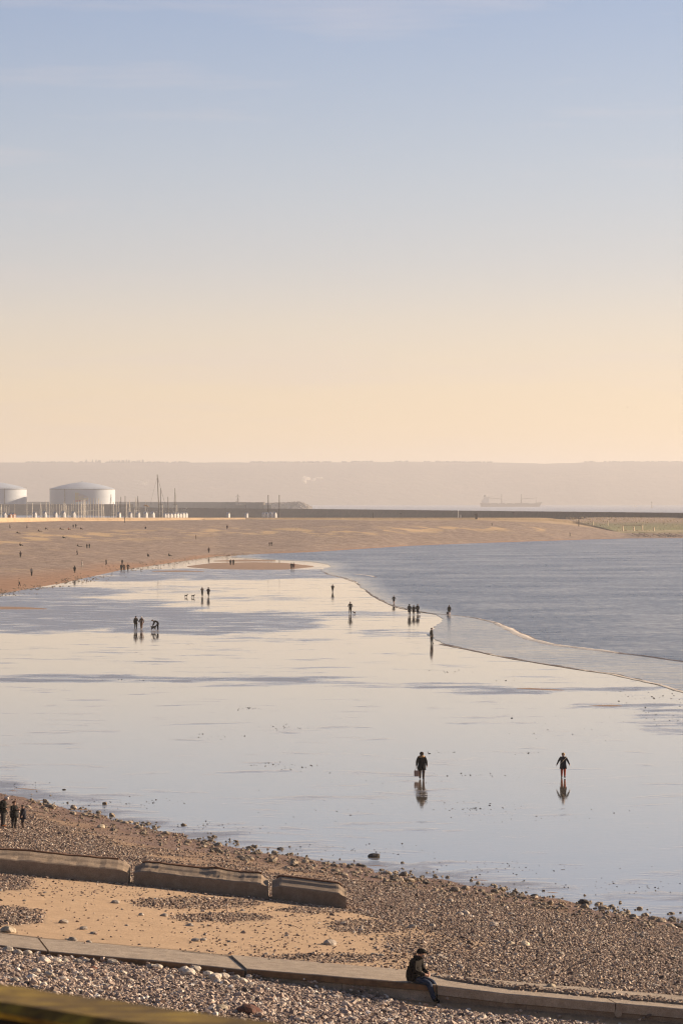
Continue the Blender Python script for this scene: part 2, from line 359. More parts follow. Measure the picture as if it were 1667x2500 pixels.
def ridge(name, line, hmax, width, foamf, seed, n=420, z0=.024):
    """low wave ridge following a line of pixels on the sea, its front towards the shore"""
    xs = np.linspace(line[0][0], line[-1][0], n); ly = interp(line); prof = [(-1.3, 0), (-.9, .35), (-.4, .85), (0, 1.0), (.3, .7), (.7, .2), (1.1, 0)]
    P = [at(px, float(ly(px))) for px in xs]; v, fo = [], []
    for i, px in enumerate(xs):
        t = (P[min(n-1, i+4)] - P[max(0, i-4)]).normalized(); nr = Vector((-t.y, t.x, 0))
        if nr.x > 0: nr = -nr
        nr = -nr                                                   # towards the open sea
        e = min(1, i/25, (n-1-i)/25); p = P[i] + nr*(.35*fbm(P[i].x, P[i].y, .12, seed) + .12*fbm(P[i].x, P[i].y, .6, seed+1))
        h = hmax(px)*e*(.75 + .5*fbm(p.x, p.y, .3, seed+2)); wd = (width(px) if callable(width) else width)*(1 + .5*fbm(p.x, p.y, .2, seed+5))
        for (a, b) in prof:
            q = p + nr*a*wd; v.append((q.x, q.y, z0 + b*h)); fo.append(foamf(px)*e + .5*fbm(q.x*2, q.y*.5, .5, seed+8, 3) - (.35 if a > .5 else 0) - (.2 if a < -1.2 else 0))
    o = mesh_obj(name, v, grid_faces(n, len(prof)), M_FOAM, smooth=True); struct(o); set_attr(o, 'foam', fo)
ridge('breaking_wave', WAVE, interp([(880,.04), (1150,.06), (1230,.12), (1350,.15), (1480,.13), (1560,.10), (1800,.06)]), interp([(880,.16), (1000,.2), (1150,.26), (1250,.6), (1480,.6), (1560,.35), (1800,.3)]),
      interp([(880,.25), (1000,.28), (1100,.22), (1190,.35), (1240,.55), (1480,.52), (1550,.1), (1650,.0), (1800,0)]), 3)
ridge('swash_edge', [(1075,1573), (1140,1585), (1212,1600.5), (1322,1620.5), (1402,1633), (1492,1646), (1562,1661), (1622,1676), (1672,1691), (1760,1720)],
      interp([(1075,.006), (1300,.01), (1480,.02), (1560,.035), (1760,.045)]), .25, interp([(1075,.2), (1400,.25), (1540,.5), (1700,.55), (1760,.4)]), 11)
ridge('small_wave', [(858,1401), (880,1403), (905,1406), (925,1411)], interp([(858,.03), (900,.06), (925,.03)]), .45, interp([(858,.5), (925,.6)]), 21, 90)
ridge('lapping_wave', [(783,1391), (800,1402), (838,1411), (868,1421), (884,1433)], interp([(783,.02), (840,.03), (884,.04)]), .22, interp([(783,.25), (884,.45)]), 31, 160)

# sand bars left by the tide
M_BAR = simple('damp sand bar', (.33,.20,.115), .7, .18, .6, .02)
def sand_bar(pts_top, pts_bot, h, seed):
    """lens of sand between an upper and a lower pixel line"""
    ft, fb = interp(pts_top), interp(pts_bot); x0 = max(pts_top[0][0], pts_bot[0][0]); x1 = min(pts_top[-1][0], pts_bot[-1][0])
    n, mrow = 80, 12; v = []
    for i in range(n):
        px = x0 + (x1 - x0)*i/(n-1); e = math.sin(math.pi*i/(n-1))**.5
        for j in range(mrow):
            t = j/(mrow-1); py = float(fb(px))*(1-t) + float(ft(px))*t; p = at(px, py)
            v.append((p.x + min(.5, p.y*.0006)*fbm(p.x, p.y, .1, seed), p.y + min(3, p.y*.004)*fbm(p.x, p.y, .05, seed+1), -.02 + h*e*math.sin(math.pi*t)**.5 + .01*fbm(p.x, p.y, .2, seed)))
    struct(mesh_obj('sand_bar', v, grid_faces(n, mrow), M_BAR, smooth=True))
sand_bar([(455,1382), (520,1374), (620,1372), (700,1374), (768,1382)], [(455,1384.5), (520,1390), (620,1391.5), (700,1391), (768,1384)], .2, 1)
sand_bar([(520,1369), (600,1366), (675,1368)], [(520,1371), (600,1371), (675,1370.5)], .16, 4)
sand_bar([(-250,1476), (0,1481), (60,1482), (120,1486)], [(-250,1490), (0,1488), (60,1488), (120,1488)], .12, 7)
sand_bar([(370,1394), (430,1392.5), (500,1394)], [(370,1396), (430,1396.5), (500,1396)], .1, 9)
sand_bar([(1235,1680.5), (1290,1679), (1350,1681), (1400,1684)], [(1235,1682), (1290,1683.5), (1350,1686), (1400,1686.5)], .03, 12)
sand_bar([(1420,1722.5), (1490,1720), (1540,1723)], [(1420,1724), (1490,1725.5), (1540,1725)], .03, 14)

rs = random.Random(41)
for i in range(16):
    px = rs.uniform(0, 1600); w = rs.uniform(14, 46); dy = rs.uniform(0, 24); sl = .06; y0 = float(SH_Y(px)) - dy; hh = rs.uniform(.8, 2.2)
    sand_bar([(px-w, y0 - w*sl), (px, y0 - hh), (px+w, y0 + w*sl)], [(px-w, y0 - w*sl + .3), (px, y0 + hh*.6), (px+w, y0 + w*sl + .3)], .028, 60 + i)
# ------------------------------------------------------------------ near beach
def in_poly(px, py, poly):
    c = False; n = len(poly); j = n-1
    for i in range(n):
        xi, yi = poly[i]; xj, yj = poly[j]
        if (yi > py) != (yj > py) and px < (xj-xi)*(py-yi)/(yj-yi) + xi: c = not c
        j = i
    return c
SAND = [(-900,2060), (0,2135), (330,2163), (660,2200), (850,2226), (930,2244), (1010,2262), (1100,2288), (1200,2304), (1150,2322), (1070,2330), (1010,2345), (1060,2368), (1100,2388), (1180,2412), (1000,2408), (600,2372), (0,2310), (-900,2240)]
FOOT = [(980,2440), (1060,2453), (1667,2512), (1667,2530), (1400,2495), (1100,2470), (960,2452)]
def shingle_density(px, py, x, y):
    """0..1 how closely pebbles lie at a place of the near beach"""
    n = fbm(x, y, .35, 12); n2 = fbm(x, y, 1.1, 14)
    dn = py - SH_Y(px)
    if py > KF_Y(px) + 2:
        if in_poly(px, py, FOOT): return .12
        return 1.0
    base = 1.0
    if in_poly(px, py, SAND):
        base = (.035 if px > 450 or py < 2190 else .008) + .10*max(0, n2)*(1 if px > 450 else .4)
        for (cx, cy, sx_, sy_) in ((10,2155,75,20), (5,2236,110,24), (480,2205,170,16), (540,2240,130,12), (800,2340,190,13), (900,2262,110,18), (760,2222,90,8), (1050,2310,120,25)):
            q = ((px-cx)/sx_)**2 + ((py-cy)/sy_)**2
            if q < 1.3: base = max(base, smooth01((1.15-q)*2 + n2)*(.95 if cx < 20 else .45))
        if px > 850: base = max(base, .22*smooth01((px-850)/150))
    # wet sand strip along the water
    wd = np.interp(px, [-200, 0, 200, 400, 700, 1000, 1667], [16, 20, 44, 52, 34, 20, 18])
    t = dn/wd
    if t < 1.6: base *= max(smooth01((t - 1.0 + 1.1*n + .4*n2)*2.0), .05)
    return base
near_info = None
def build_near():
    pxs = np.linspace(-900, 2500, 171); v, wet, shg = [], [], []
    rows_a = np.concatenate([np.linspace(-.16, .14, 40), np.linspace(.15, 1, 90)])
    rows_b = [.999, .5, .06]
    rows_c = list(np.linspace(.03, 10, 34)) + list(np.linspace(11, 80, 24))
    nr = 0
    for row in range(len(rows_a) + len(rows_b) + len(rows_c)):
        for px in pxs:
            ds, kf = d_shore(px), d_kf(px); kb = kf + KW(px)
            if row < len(rows_a): d = ds + (kb - ds)*rows_a[row]
            elif row < len(rows_a)+3: d = kf + (kb-kf)*rows_b[row-len(rows_a)] - (.0 if row > len(rows_a) else .02)
            else: d = max(2.0, kf - rows_c[row-len(rows_a)-3]*(kf - 3)/80)
            z = near_z(px, d); x = (px-CX)*d/F
            if d < 12: z = min(z, 13.9)
            v.append((x, d, z)); py = pyof(d, z); dn = py - SH_Y(px)
            wd = np.interp(px, [-200, 0, 200, 400, 700, 1000, 1667], [30, 45, 62, 72, 52, 44, 44])
            wet.append(smooth01(1.35 - dn/wd + .5*fbm(x, d, .3, 3)) if d > kf else 0)
            shg.append(min(1, 1.3*shingle_density(px, py, x, d)) if d > 55 else .6)
    o = mesh_obj('beach', v, grid_faces(len(v)//len(pxs), len(pxs)), M_NEAR, smooth=True); struct(o)
    set_attr(o, 'wet', wet); set_attr(o, 'shingle', shg)
build_near()

# ------------------------------------------------------------------ far beach
FS_Y = interp([(-900,1640), (-500,1545), (-300,1502), (0,1450), (150,1424), (300,1391), (450,1369), (530,1357.5), (650,1352), (750,1348.5), (900,1339), (1000,1332.5), (1150,1326.5), (1300,1321.5), (1420,1317.5), (1530,1314.5), (1667,1314), (2300,1313)])
FC = [(-900,1400,8.6), (-300,1150,8.2), (0,1207,8.0), (150,1300,8.0), (300,1340,7.75), (600,1420,8.0), (900,1330,7.7), (1160,1400,7.6), (1250,1410,7.0), (1330,1430,6.3), (1400,1445,5.1), (1460,1452,3.6), (1520,1458,1.7), (1667,1462,1.4), (2300,1500,1.4)]
FC_D = interp([(a, b) for a, b, c in FC]); FC_Z = interp([(a, c) for a, b, c in FC])
def far_z(px, d):
    ds, dc, zc = F*CAMH/(FS_Y(px)-HZ), FC_D(px), FC_Z(px); t = (d - ds)/(dc - ds); x = (px-CX)*d/F
    if t < 0: return max(-1.5, t*zc)
    k = min(t, 1.0); z = zc*(k**.9)
    cusp = smooth01(k*5)*smooth01((1-k)*6)
    z += cusp*(.55*fbm(x, d*.45, .06, 40) + .25*abs(vnoise(x + .35*d, d*.3, .12, 43)))
    z += .05*fbm(x, d, .15, 44)*smooth01(k*6)
    return z
def far_pt(px, py):
    ds, dc = F*CAMH/(FS_Y(px)-HZ), float(FC_D(px)); lo, hi = ds*.98, dc
    for _ in range(60):
        m = .5*(lo+hi)
        if pyof(m, max(0, far_z(px, m))) > py: lo = m
        else: hi = m
    return Vector(((px-CX)*lo/F, lo, max(0, far_z(px, lo))))
def build_far_beach():
    pxs = np.concatenate([np.linspace(-900, -60, 30), np.linspace(-50, 1700, 240), np.linspace(1750, 2300, 15)])
    ts = np.concatenate([np.linspace(-.12, 0, 8), np.linspace(.004, 1, 130), [1.03, 1.08, 1.3]])
    v, wet, sandy = [], [], []
    for t in ts:
        for px in pxs:
            ds, dc = F*CAMH/(FS_Y(px)-HZ), float(FC_D(px)); d = ds + (dc-ds)*t; x = (px-CX)*d/F
            z = far_z(px, min(d, dc)) if t <= 1 else FC_Z(px) - .4*(t-1)
            v.append((x, d, z)); py = pyof(d, z)
            zz = z + .5*fbm(x, d, .02, 50)
            wl = np.interp(px, [-100, 0, 200, 400, 600, 1400], [2.0, 1.9, 1.5, .8, .5, .4])
            wet.append(smooth01((wl - zz)/max(.3, wl*.8)))
            s = fbm(x*1.0 + d*.12, d*.42, .085, 61, 4)
            band = smooth01(1 - abs(t - .58 + .1*vnoise(x, d, .01, 5))/.24) if px < 1330 else 0
            sandy.append(min(1, band*smooth01((s - .03)*9)))
    o = mesh_obj('far_beach', v, grid_faces(len(ts), len(pxs)), M_FAR, smooth=True); struct(o); set_attr(o, 'wet', wet); set_attr(o, 'sandy', sandy)
build_far_beach()

# ------------------------------------------------------------------ far hills, breakwaters, tanks
def build_hills():
    m, nt, bs = nodes('wooded hills'); pos = geo_pos(nt); n = noise_node(nt, .006, 6, .6, pos); n2 = noise_node(nt, .03, 3, .6, pos)
    r = cramp(nt, n.outputs[0], [(.3, (.035,.04,.022)), (.55, (.07,.065,.035)), (.75, (.16,.13,.075))]); nt.links.new(r.outputs[0], bs.inputs['Base Color']); bs.inputs['Roughness'].default_value = .95
    bump(nt, n2.outputs[0], 1, 8, bs)
    xs = np.linspace(-5200, 5200, 520); rows = [(-.02, 0), (.0, .02), (.06, .1), (.2, .3), (.38, .55), (.58, .78), (.8, .94), (1, 1), (1.6, 1.0), (3, .96)]
    v = []
    for i, x in enumerate(xs):
        px = CX + F*x/13800
        top = np.interp(px, [-3000, -400, 0, 500, 830, 1000, 1250, 1330, 1450, 1667, 2200, 4000], [1135,1131,1129.5,1129,1128.5,1127,1130,1132,1128.5,1128.5,1131,1136])
        zt = CAMH + (HZ - top)*13800/F
        for (a, b) in rows:
            y = 12900 + a*900 + 180*fbm(x, a*500, .0012, 70)*(1 if a > 0 else .3)
            z = -1 + b*(zt+1) + (6*fbm(x, a*900, .004, 72)*(1-b)*4*b + (2.2*fbm(x, y, .02, 74) if b > .5 else 0))
            v.append((x, y, z))
    struct(mesh_obj('hills', v, grid_faces(len(xs), len(rows)), m, smooth=True))
    # woods along the crest: a far mass of tree crowns
    bm = bmesh.new(); rr = random.Random(5)
    def crown(x, z, h, w, y):
        mat = Matrix.Translation((x, y, z)) @ Matrix.Diagonal((w, w, h, 1)) @ Matrix.Rotation(rr.uniform(0, 6), 4, 'Z')
        vs_ = bmesh.ops.create_icosphere(bm, subdivisions=1, radius=.5, matrix=mat)['verts']
        for q in vs_: q.co += Vector((rr.uniform(-.12,.12)*w, 0, rr.uniform(-.12,.12)*h))
    for i in range(900):
        x = rr.uniform(-3200, 3200); px = CX + F*x/13800
        top = np.interp(px, [-3000, -400, 0, 500, 830, 1000, 1250, 1330, 1450, 1667, 2200, 4000], [1135,1131,1129.5,1129,1128.5,1127,1130,1132,1128.5,1128.5,1131,1136])
        zt = CAMH + (HZ - top)*13800/F
        if fbm(x, 0, .004, 33) < -.08 and not 200 < px < 360: continue
        h = rr.uniform(5, 9); crown(x, zt + h*.15, h, rr.uniform(10, 26), 13790 + rr.uniform(-15, 30))
    for px in [212, 228, 236, 243, 246, 270, 275, 284, 288, 293, 300, 304, 310, 317, 337, 342, 350]:
        x = (px-CX)*13800/F; zt = CAMH + (HZ - 1129)*13800/F; crown(x, zt + 4, rr.uniform(11, 19), rr.uniform(5, 11), 13780)
    o = bm_obj('woodland', bm, simple('far woods', (.05,.05,.03), .95, .3, .05)); struct(o, 'stuff')
build_hills()

M_RUB = simple('breakwater rubble', (.062,.042,.036), .95, .55, .35, .6, detail=7)
M_RUBL = simple('pale rubble mound', (.30,.27,.24), .95, .5, .2, .8, detail=7)
def wall_mesh(bm, pts, depth, slope=1.2, base=-1.0, seg=1):
    """long bank: pts = (x, y, ztop); slopes to the camera side"""
    prev = None
    for i, (x, y, z) in enumerate(pts):
        h = z - base
        ring = [bm.verts.new((x, y - h*slope, base)), bm.verts.new((x + .3*fbm(x, y, .3, 3), y, z + .25*fbm(x, y, .25, 9))), bm.verts.new((x, y + depth, z)), bm.verts.new((x, y + depth + h*slope, base))]
        if prev:
            for j in range(3): bm.faces.new((prev[j], prev[j+1], ring[j+1], ring[j]))
        prev = ring
def bank(name, label, tab, zt, mat, depth, n=200, slope=1.2):
    fy = interp(tab); pts = []
    for px in np.linspace(tab[0][0], tab[-1][0], n):
        y = float(fy(px)); d = F*(CAMH - zt)/(y - HZ); pts.append(((px-CX)*d/F, d, zt))
    bm = bmesh.new(); wall_mesh(bm, pts, depth, slope); o = bm_obj(name, bm, mat); tag(o, label, 'breakwater'); return o
bw = bank('breakwater', 'long dark rubble breakwater stretching behind the beach cabins and poles', [(230,1237.5), (330,1238.5), (460,1240), (900,1244), (1250,1248), (1667,1252), (1900,1254.5), (2500,1260)], 9.5, M_RUB, 14, 420)
# pale armour stones along its marina end
rr = random.Random(3)
M_ARM = simple('pale armour stone', (.42,.38,.33), .9, .25, 2)
def rock_mesh(name, seed, sub=2, flat=.7):
    bm = bmesh.new(); bmesh.ops.create_icosphere(bm, subdivisions=sub, radius=.5); r_ = random.Random(seed); off = Vector((r_.uniform(-9,9), r_.uniform(-9,9), r_.uniform(-9,9)))
    for v in bm.verts:
        n = mnoise.noise(v.co*2.2 + off)*.34 + mnoise.noise(v.co*5 + off)*.10
        v.co *= (1 + n); v.co.z *= flat
        for pl, dd in ((Vector((.8,.2,.5)), .40), (Vector((-.5,.7,.3)), .42), (Vector((-.3,-.8,.5)), .38)):
            q = v.co.dot(pl.normalized()) - dd
            if q > 0: v.co -= pl.normalized()*q*.8
    me = bpy.data.meshes.new(name); bm.to_mesh(me); bm.free(); me.polygons.foreach_set('use_smooth', [False]*len(me.polygons)); return me
ROCKS = [rock_mesh('rock', i) for i in range(8)]
arm_me = [m_.copy() for m_ in ROCKS[:3]]
for m_ in arm_me: m_.materials.append(M_ARM)
for i in range(26):
    px = rr.uniform(368, 466); py = rr.uniform(1241, 1255); d = F*(CAMH-9.5)/(np.interp(px, [230,460], [1237.5,1240]) - HZ)
    h = (py - 1239)/F*d; y = d - 1.2*h; o = link(bpy.data.objects.new('armour_stone', rr.choice(arm_me)))
    s = rr.uniform(1.0, 2.3); o.location = ((px-CX)*y/F, y - .2*s, CAMH-(py-HZ)*y/F); o.scale = (s*1.3, s, s); o.rotation_euler = (0, 0, rr.uniform(0, 6)); o.parent = bw
bank('tank_embankment', 'tall dark embankment below the two white storage tanks', [(-500,1231), (276,1231.3), (282,1231.6)], 12.2, M_RUB, 300, 80, .9)
bank('breakwater', 'pale hazy outer breakwater behind the marina masts', [(-500,1225.2), (58,1223.6+1.4), (276,1225.1), (577,1226.0), (640,1226.4)], 14.6, simple('far quay', (.20,.20,.19), .9, .2, .05), 40, 120, .3)
bm = bmesh.new(); pts = []
for px in np.linspace(618, 762, 60):
    y = np.interp(px, [618, 640, 690, 736, 750, 762], [1231.5, 1228, 1226.2, 1226.2, 1231, 1237]) + .8*fbm(px, 0, .15, 2); d = 4500; pts.append(((px-CX)*d/F, d, CAMH-(y-HZ)*d/F))
wall_mesh(bm, pts, 20, 1.3)
for i in range(160):
    px = rr.uniform(632, 752); t = rr.random(); yt = np.interp(px, [632, 690, 736, 752], [1230, 1226.4, 1226.6, 1233]); zt = CAMH-(yt-HZ)*4500/F; z = zt*(1-t*.7)
    y = 4500 - (zt - z)*1.3; s = rr.uniform(2, 4.5)
    vs_ = bmesh.ops.create_icosphere(bm, subdivisions=1, radius=.5*s, matrix=Matrix.Translation(((px-CX)*y/F, y, z)))['verts']
tag(bm_obj('rubble_mound', bm, M_RUBL), 'grey rubble mound at the outer breakwater tip behind the two dark poles', 'breakwater')
# signal station on the outer breakwater
d = 3560; st = empty('signal_station', atd(590, 1233, d)); st.scale = (.81,)*3
tag(st, 'cream signal station with lattice mast on the outer breakwater', 'building')
M_CREAM = simple('cream wall', (.72,.62,.47), .8, .1, .2); M_GREYM = simple('grey metal', (.10,.09,.085), .6, .2, 2, metal=.3)
bm = bmesh.new(); box(bm, (14, 0, 1.6), (34, 8, 3.4)); box(bm, (-6, 0, 2.2), (4, 6, 5.4)); bm_obj('wall', bm, M_CREAM, st)
bm = bmesh.new(); box(bm, (10, 2, -8), (60, 14, 15.8)); bm_obj('foundation', bm, simple('far quay', (.20,.20,.19), .9, .2, .05), st)
bm = bmesh.new(); box(bm, (14, 0, 3.5), (35, 9, .5)); bm_obj('roof', bm, simple('roof felt', (.35,.28,.2), .9), st)
bm = bmesh.new(); tube(bm, (-5, 0, 4), (-5, 0, 15), .35, .2)
for z, w in ((8, 2), (11, 3.2), (13, 1.6)): box(bm, (-5, 0, z), (w*2, .35, .35))
for s in (-1, 1): tube(bm, (-5+s*1.5, 0, 4), (-5, 0, 11), .15, .12, 5)
bm_obj('mast', bm, M_GREYM, st)

M_TANK = simple('white tank paint', (.52,.57,.63), .6, .05, .06); M_ROOF = simple('tank roof paint', (.44,.50,.58), .5, .05, .05)
def tank(cx_px, rpx, base, rim, top, label, mark=True):
    d = 3900.0; r = rpx*d/F; c = atd(cx_px, base, d); c.y += r; h = (base-rim)*d/F; hd = (rim-top)*d/F
    c.z = 12.25
    e = empty('storage_tank', c); tag(e, label, 'tank', 'oil storage tanks beyond the marina')
    bm = bmesh.new(); lathe(bm, [(r, 0), (r, h)], 96); bm_obj('shell', bm, M_TANK, e, True)
    bm = bmesh.new(); lathe(bm, [(r*1.005, h+.02)] + [(r*1.005*q, h + .03 + hd*(1 - q**1.55)) for q in np.linspace(.98, .06, 10)] + [(0, h+hd*1.01)], 96); bm_obj('roof', bm, M_ROOF, e, True)
    for z, rr_, w in ((h-.9, 1.012, .35), (h*.52, 1.004, .22)):
        bm = bmesh.new(); lathe(bm, [(r*.999, z), (r*rr_, z), (r*rr_, z+w), (r*.999, z+w)], 96); bm_obj('wind_girder', bm, M_GREYM if z > h*.6 else M_ROOF, e)
    bm = bmesh.new(); a0 = R(-118) if mark else R(-66)
    for k in (0, 1):
        a = a0 + k*.02; tube(bm, (r*1.012*math.cos(a), r*1.012*math.sin(a), 0), (r*1.012*math.cos(a), r*1.012*math.sin(a), h), .22, .22, 6)
    bm_obj('stair_pipe', bm, M_GREYM, e)
    bm = bmesh.new()
    for i in range(72):
        a = 2*math.pi*i/72; tube(bm, (r*math.cos(a), r*math.sin(a), h), (r*math.cos(a), r*math.sin(a), h+1.1), .06, .06, 4)
    lathe(bm, [(r, h+1.05), (r+.1, h+1.05), (r+.1, h+1.15), (r, h+1.15)], 72); bm_obj('railing', bm, M_GREYM, e)
    bm = bmesh.new(); tube(bm, (0, 0, h+hd*.95), (0, 0, h+hd+1.2), .8, .8, 8); bm_obj('vent', bm, M_ROOF, e)
    if mark:
        def patch(px0, px1, y00, y01, y10, y11, col):
            bm = bmesh.new(); n = 6; pr = None
            for i in range(n+1):
                t = i/n; px = px0 + (px1-px0)*t; X = (px - cx_px)*d/F; a = -math.acos(max(-1, min(1, X/r)))
                q = (r+.12)*math.cos(a), (r+.12)*math.sin(a); zb = (base - (y01 + (y11-y01)*t))*d/F; zt = (base - (y00 + (y10-y00)*t))*d/F
                cu = [bm.verts.new((q[0], q[1], zb)), bm.verts.new((q[0], q[1], zt))]
                if pr: bm.faces.new((pr[0], cu[0], cu[1], pr[1]))
                pr = cu
            bm_obj('painted_mark', bm, simple('mark %d %d' % (px0, y00), col, .6, .08, .3), e)
        patch(184, 192.5, 1203, 1220.5, 1203.5, 1220.5, (.62,.46,.16)); patch(192.6, 205, 1211, 1215, 1209, 1215, (.60,.50,.34)); patch(192.6, 216, 1215.2, 1220.5, 1215.2, 1220.5, (.62,.52,.34))
        patch(192.6, 214, 1204.5, 1210, 1211.5, 1215, (.50,.42,.42)); patch(184, 197, 1220.8, 1226, 1220.8, 1225, (.55,.14,.09)); patch(197.2, 214, 1220.8, 1225, 1220.8, 1224, (.50,.34,.27))
    return e
tank(195.5, 80.5, 1231.0, 1193.5, 1177, 'white storage tank with faded yellow and red painted mark', True)
tank(-22.5, 80.5, 1229.5, 1191.5, 1175, 'white storage tank beside the marked one, running out of the frame', False)

# ------------------------------------------------------------------ cargo ship and sea marks
def ship():
    d = 9000.0; k = d/F; e = empty('cargo_ship', at(1247, 1238)); e.location = ((1247-CX)*k, d, .03)
    tag(e, 'hazy grey cargo ship with two deck cranes on the far water', 'ship')
    M_H = simple('ship hull', (.06,.055,.055), .7, .2, .02); M_W = simple('ship white', (.85,.80,.68), .6, .05, .02)
    X = lambda px: (px-1247)*k; Z = lambda py: (1237.4-py)*k
    sect = [(1171, 4, 1228, 2), (1176, 10, 1228, 6), (1195, 12, 1228.3, 11), (1200, 12, 1229.8, 12), (1290, 12, 1229.2, 12), (1306, 10, 1229, 9), (1307, 10, 1227, 9), (1320, 2.5, 1226.5, .8), (1323, .3, 1226.3, .1)]
    bm = bmesh.new(); pr = None
    for (px, hw, dy, hb) in sect:
        x = X(px); bx = x if px < 1300 else X(px - (px-1300)*.35); bx = bx if px > 1180 else X(px+2)
        ring = [bm.verts.new((bx, -hb, -1)), bm.verts.new((x, -hw, Z(dy))), bm.verts.new((x, hw, Z(dy))), bm.verts.new((bx, hb, -1))]
        if pr:
            for j in range(4): bm.faces.new((pr[j], pr[(j+1) % 4], ring[(j+1) % 4], ring[j]))
        else: bm.faces.new(ring)
        pr = ring
    bm.faces.new(pr[::-1]); bm_obj('hull', bm, M_H, e)
    bm = bmesh.new()
    for (a, b_, c_, dd_, w) in ((1175, 1192, 1228, 1221, 18), (1179, 1193, 1221, 1216, 18), (1181, 1194, 1216, 1213, 22)):
        box(bm, ((X(a)+X(b_))/2, 0, (Z(c_)+Z(dd_))/2), (X(b_)-X(a), w, Z(dd_)-Z(c_)-.1))
    bm_obj('superstructure', bm, M_W, e)
    bm = bmesh.new(); box(bm, (X(1183), 0, Z(1211)), (5, 5, 6)); bm_obj('funnel', bm, M_H, e)
    bm = bmesh.new(); tube(bm, (X(1188), 0, Z(1213)), (X(1188), 0, Z(1207)), .5, .3); bm_obj('mast', bm, M_W, e)
    for px, tip, ty in ((1224, 1187, 1215.5), (1272, 1311, 1215.5)):
        bm = bmesh.new(); tube(bm, (X(px), 0, Z(1230)), (X(px), 0, Z(1219)), 2.2, 1.8, 8); tube(bm, (X(px), 0, Z(1219)), (X(px), 0, Z(1206.5)), 1.4, .9, 8); cr_ = bm_obj('crane', bm, M_H, e)
        bm = bmesh.new(); tube(bm, (X(px), -1, Z(1218.5)), (X(tip), -1, Z(ty)), .9, .5); tube(bm, (X(px), 1, Z(1218.5)), (X(tip), 1, Z(ty)), .9, .5); bm_obj('jib', bm, M_H, cr_)
        bm = bmesh.new(); tube(bm, (X(px), 0, Z(1207)), (X(tip), 0, Z(ty)), .15, .15, 4); bm_obj('stay', bm, M_H, cr_)
    bm = bmesh.new(); tube(bm, (X(1308), 0, Z(1227)), (X(1308), 0, Z(1216)), .5, .3); bm_obj('foremast', bm, M_H, e)
    for i in range(5):
        bm = bmesh.new(); box(bm, (X(1206+i*19), 0, Z(1229.6)+.6), (17, 16, 1.6)); bm_obj('hatch', bm, M_H, e)
ship()
bm = bmesh.new(); p = atd(1590, 1240, 7500); p.z = .03
for r0, z0, r1, z1 in ((2.2, 0, 1.6, 3), (.9, 3, .7, 11), (1.5, 11, 1.3, 14), (.4, 14, .3, 16)): tube(bm, p + Vector((0, 0, z0)), p + Vector((0, 0, z1)), r0, r1, 8)
tag(bm_obj('beacon', bm, simple('beacon grey', (.2,.18,.17), .7)), 'faint grey beacon standing in the far water right of the ship', 'beacon')
M_SAIL = simple('pale sail', (.75,.7,.62), .8)
for px in (1545, 1551):
    p = at(px, 1237.5); p = Vector(((px-CX)*8600/F, 8600, .03)); e = empty('sailing_boat', p); tag(e, 'tiny pale sailing boat on the far water near the beacon', 'boat', 'sailing boats on the far water')
    bm = bmesh.new(); hexa(bm, [(-3,-1,0), (3,-.5,0), (3,.5,0), (-3,1,0)], [(-3.6,-1.3,1), (4,-.3,1.1), (4,.3,1.1), (-3.6,1.3,1)]); bm_obj('hull', bm, M_SAIL, e)
    bm = bmesh.new(); vs_ = [bm.verts.new(q) for q in ((-2.6,0,1.5), (.4,.15,1.5), (.5,0,8), (-.6,-.3,4))]; bm.faces.new((vs_[0], vs_[1], vs_[2], vs_[3])); bm_obj('sail', bm, M_SAIL, e)

# smoke plumes drifting before the hills
def plume(puffs, d, label, dens):
    bm = bmesh.new(); r_ = random.Random(len(puffs))
    for (px, py, sx_, sy_) in puffs:
        q = atd(px, py, d); bmesh.ops.create_icosphere(bm, subdivisions=3, radius=1, matrix=Matrix.Translation(q) @ Matrix.Diagonal((sx_*d/F, sy_*d/F*1.1, sy_*d/F, 1)))
    for v in bm.verts: v.co += Vector((mnoise.noise(v.co*.06), mnoise.noise(v.co*.06 + Vector((9,0,0))), mnoise.noise(v.co*.06 + Vector((0,7,0)))))*9
    m = bpy.data.materials.new('smoke'); m.use_nodes = True; nt = m.node_tree; nt.nodes.clear(); out = N(nt, 'ShaderNodeOutputMaterial')
    df = N(nt, 'ShaderNodeBsdfDiffuse'); tl = N(nt, 'ShaderNodeBsdfTranslucent'); ad = N(nt, 'ShaderNodeMixShader'); tr = N(nt, 'ShaderNodeBsdfTransparent'); mx = N(nt, 'ShaderNodeMixShader')
    for q in (df, tl): q.inputs[0].default_value = (.9,.86,.8,1)
    nt.links.new(df.outputs[0], ad.inputs[1]); nt.links.new(tl.outputs[0], ad.inputs[2]); mx.inputs[0].default_value = dens; nt.links.new(tr.outputs[0], mx.inputs[1]); nt.links.new(ad.outputs[0], mx.inputs[2]); nt.links.new(mx.outputs[0], out.inputs[0])
    me = bpy.data.meshes.new('smoke_plume'); bm.to_mesh(me); bm.free(); me.materials.append(m); o = link(bpy.data.objects.new('smoke_plume', me)); tag(o, label, 'smoke')
    rm = o.modifiers.new('weld', 'REMESH'); rm.mode = 'VOXEL'; rm.voxel_size = 1.6
plume([(742,1174,5,4), (745,1167,5,5), (751,1165,6,5), (758,1170,7,4), (766,1169,7,4), (775,1166,6,3.5), (782,1165,5,3)], 10500, 'bright white smoke plume drifting before the hills', .75)
plume([(338,1182,5,5), (344,1177,7,6), (352,1180,6,4), (360,1175,5,3)], 10500, 'faint smoke plume before the hills above the marina masts', .14)

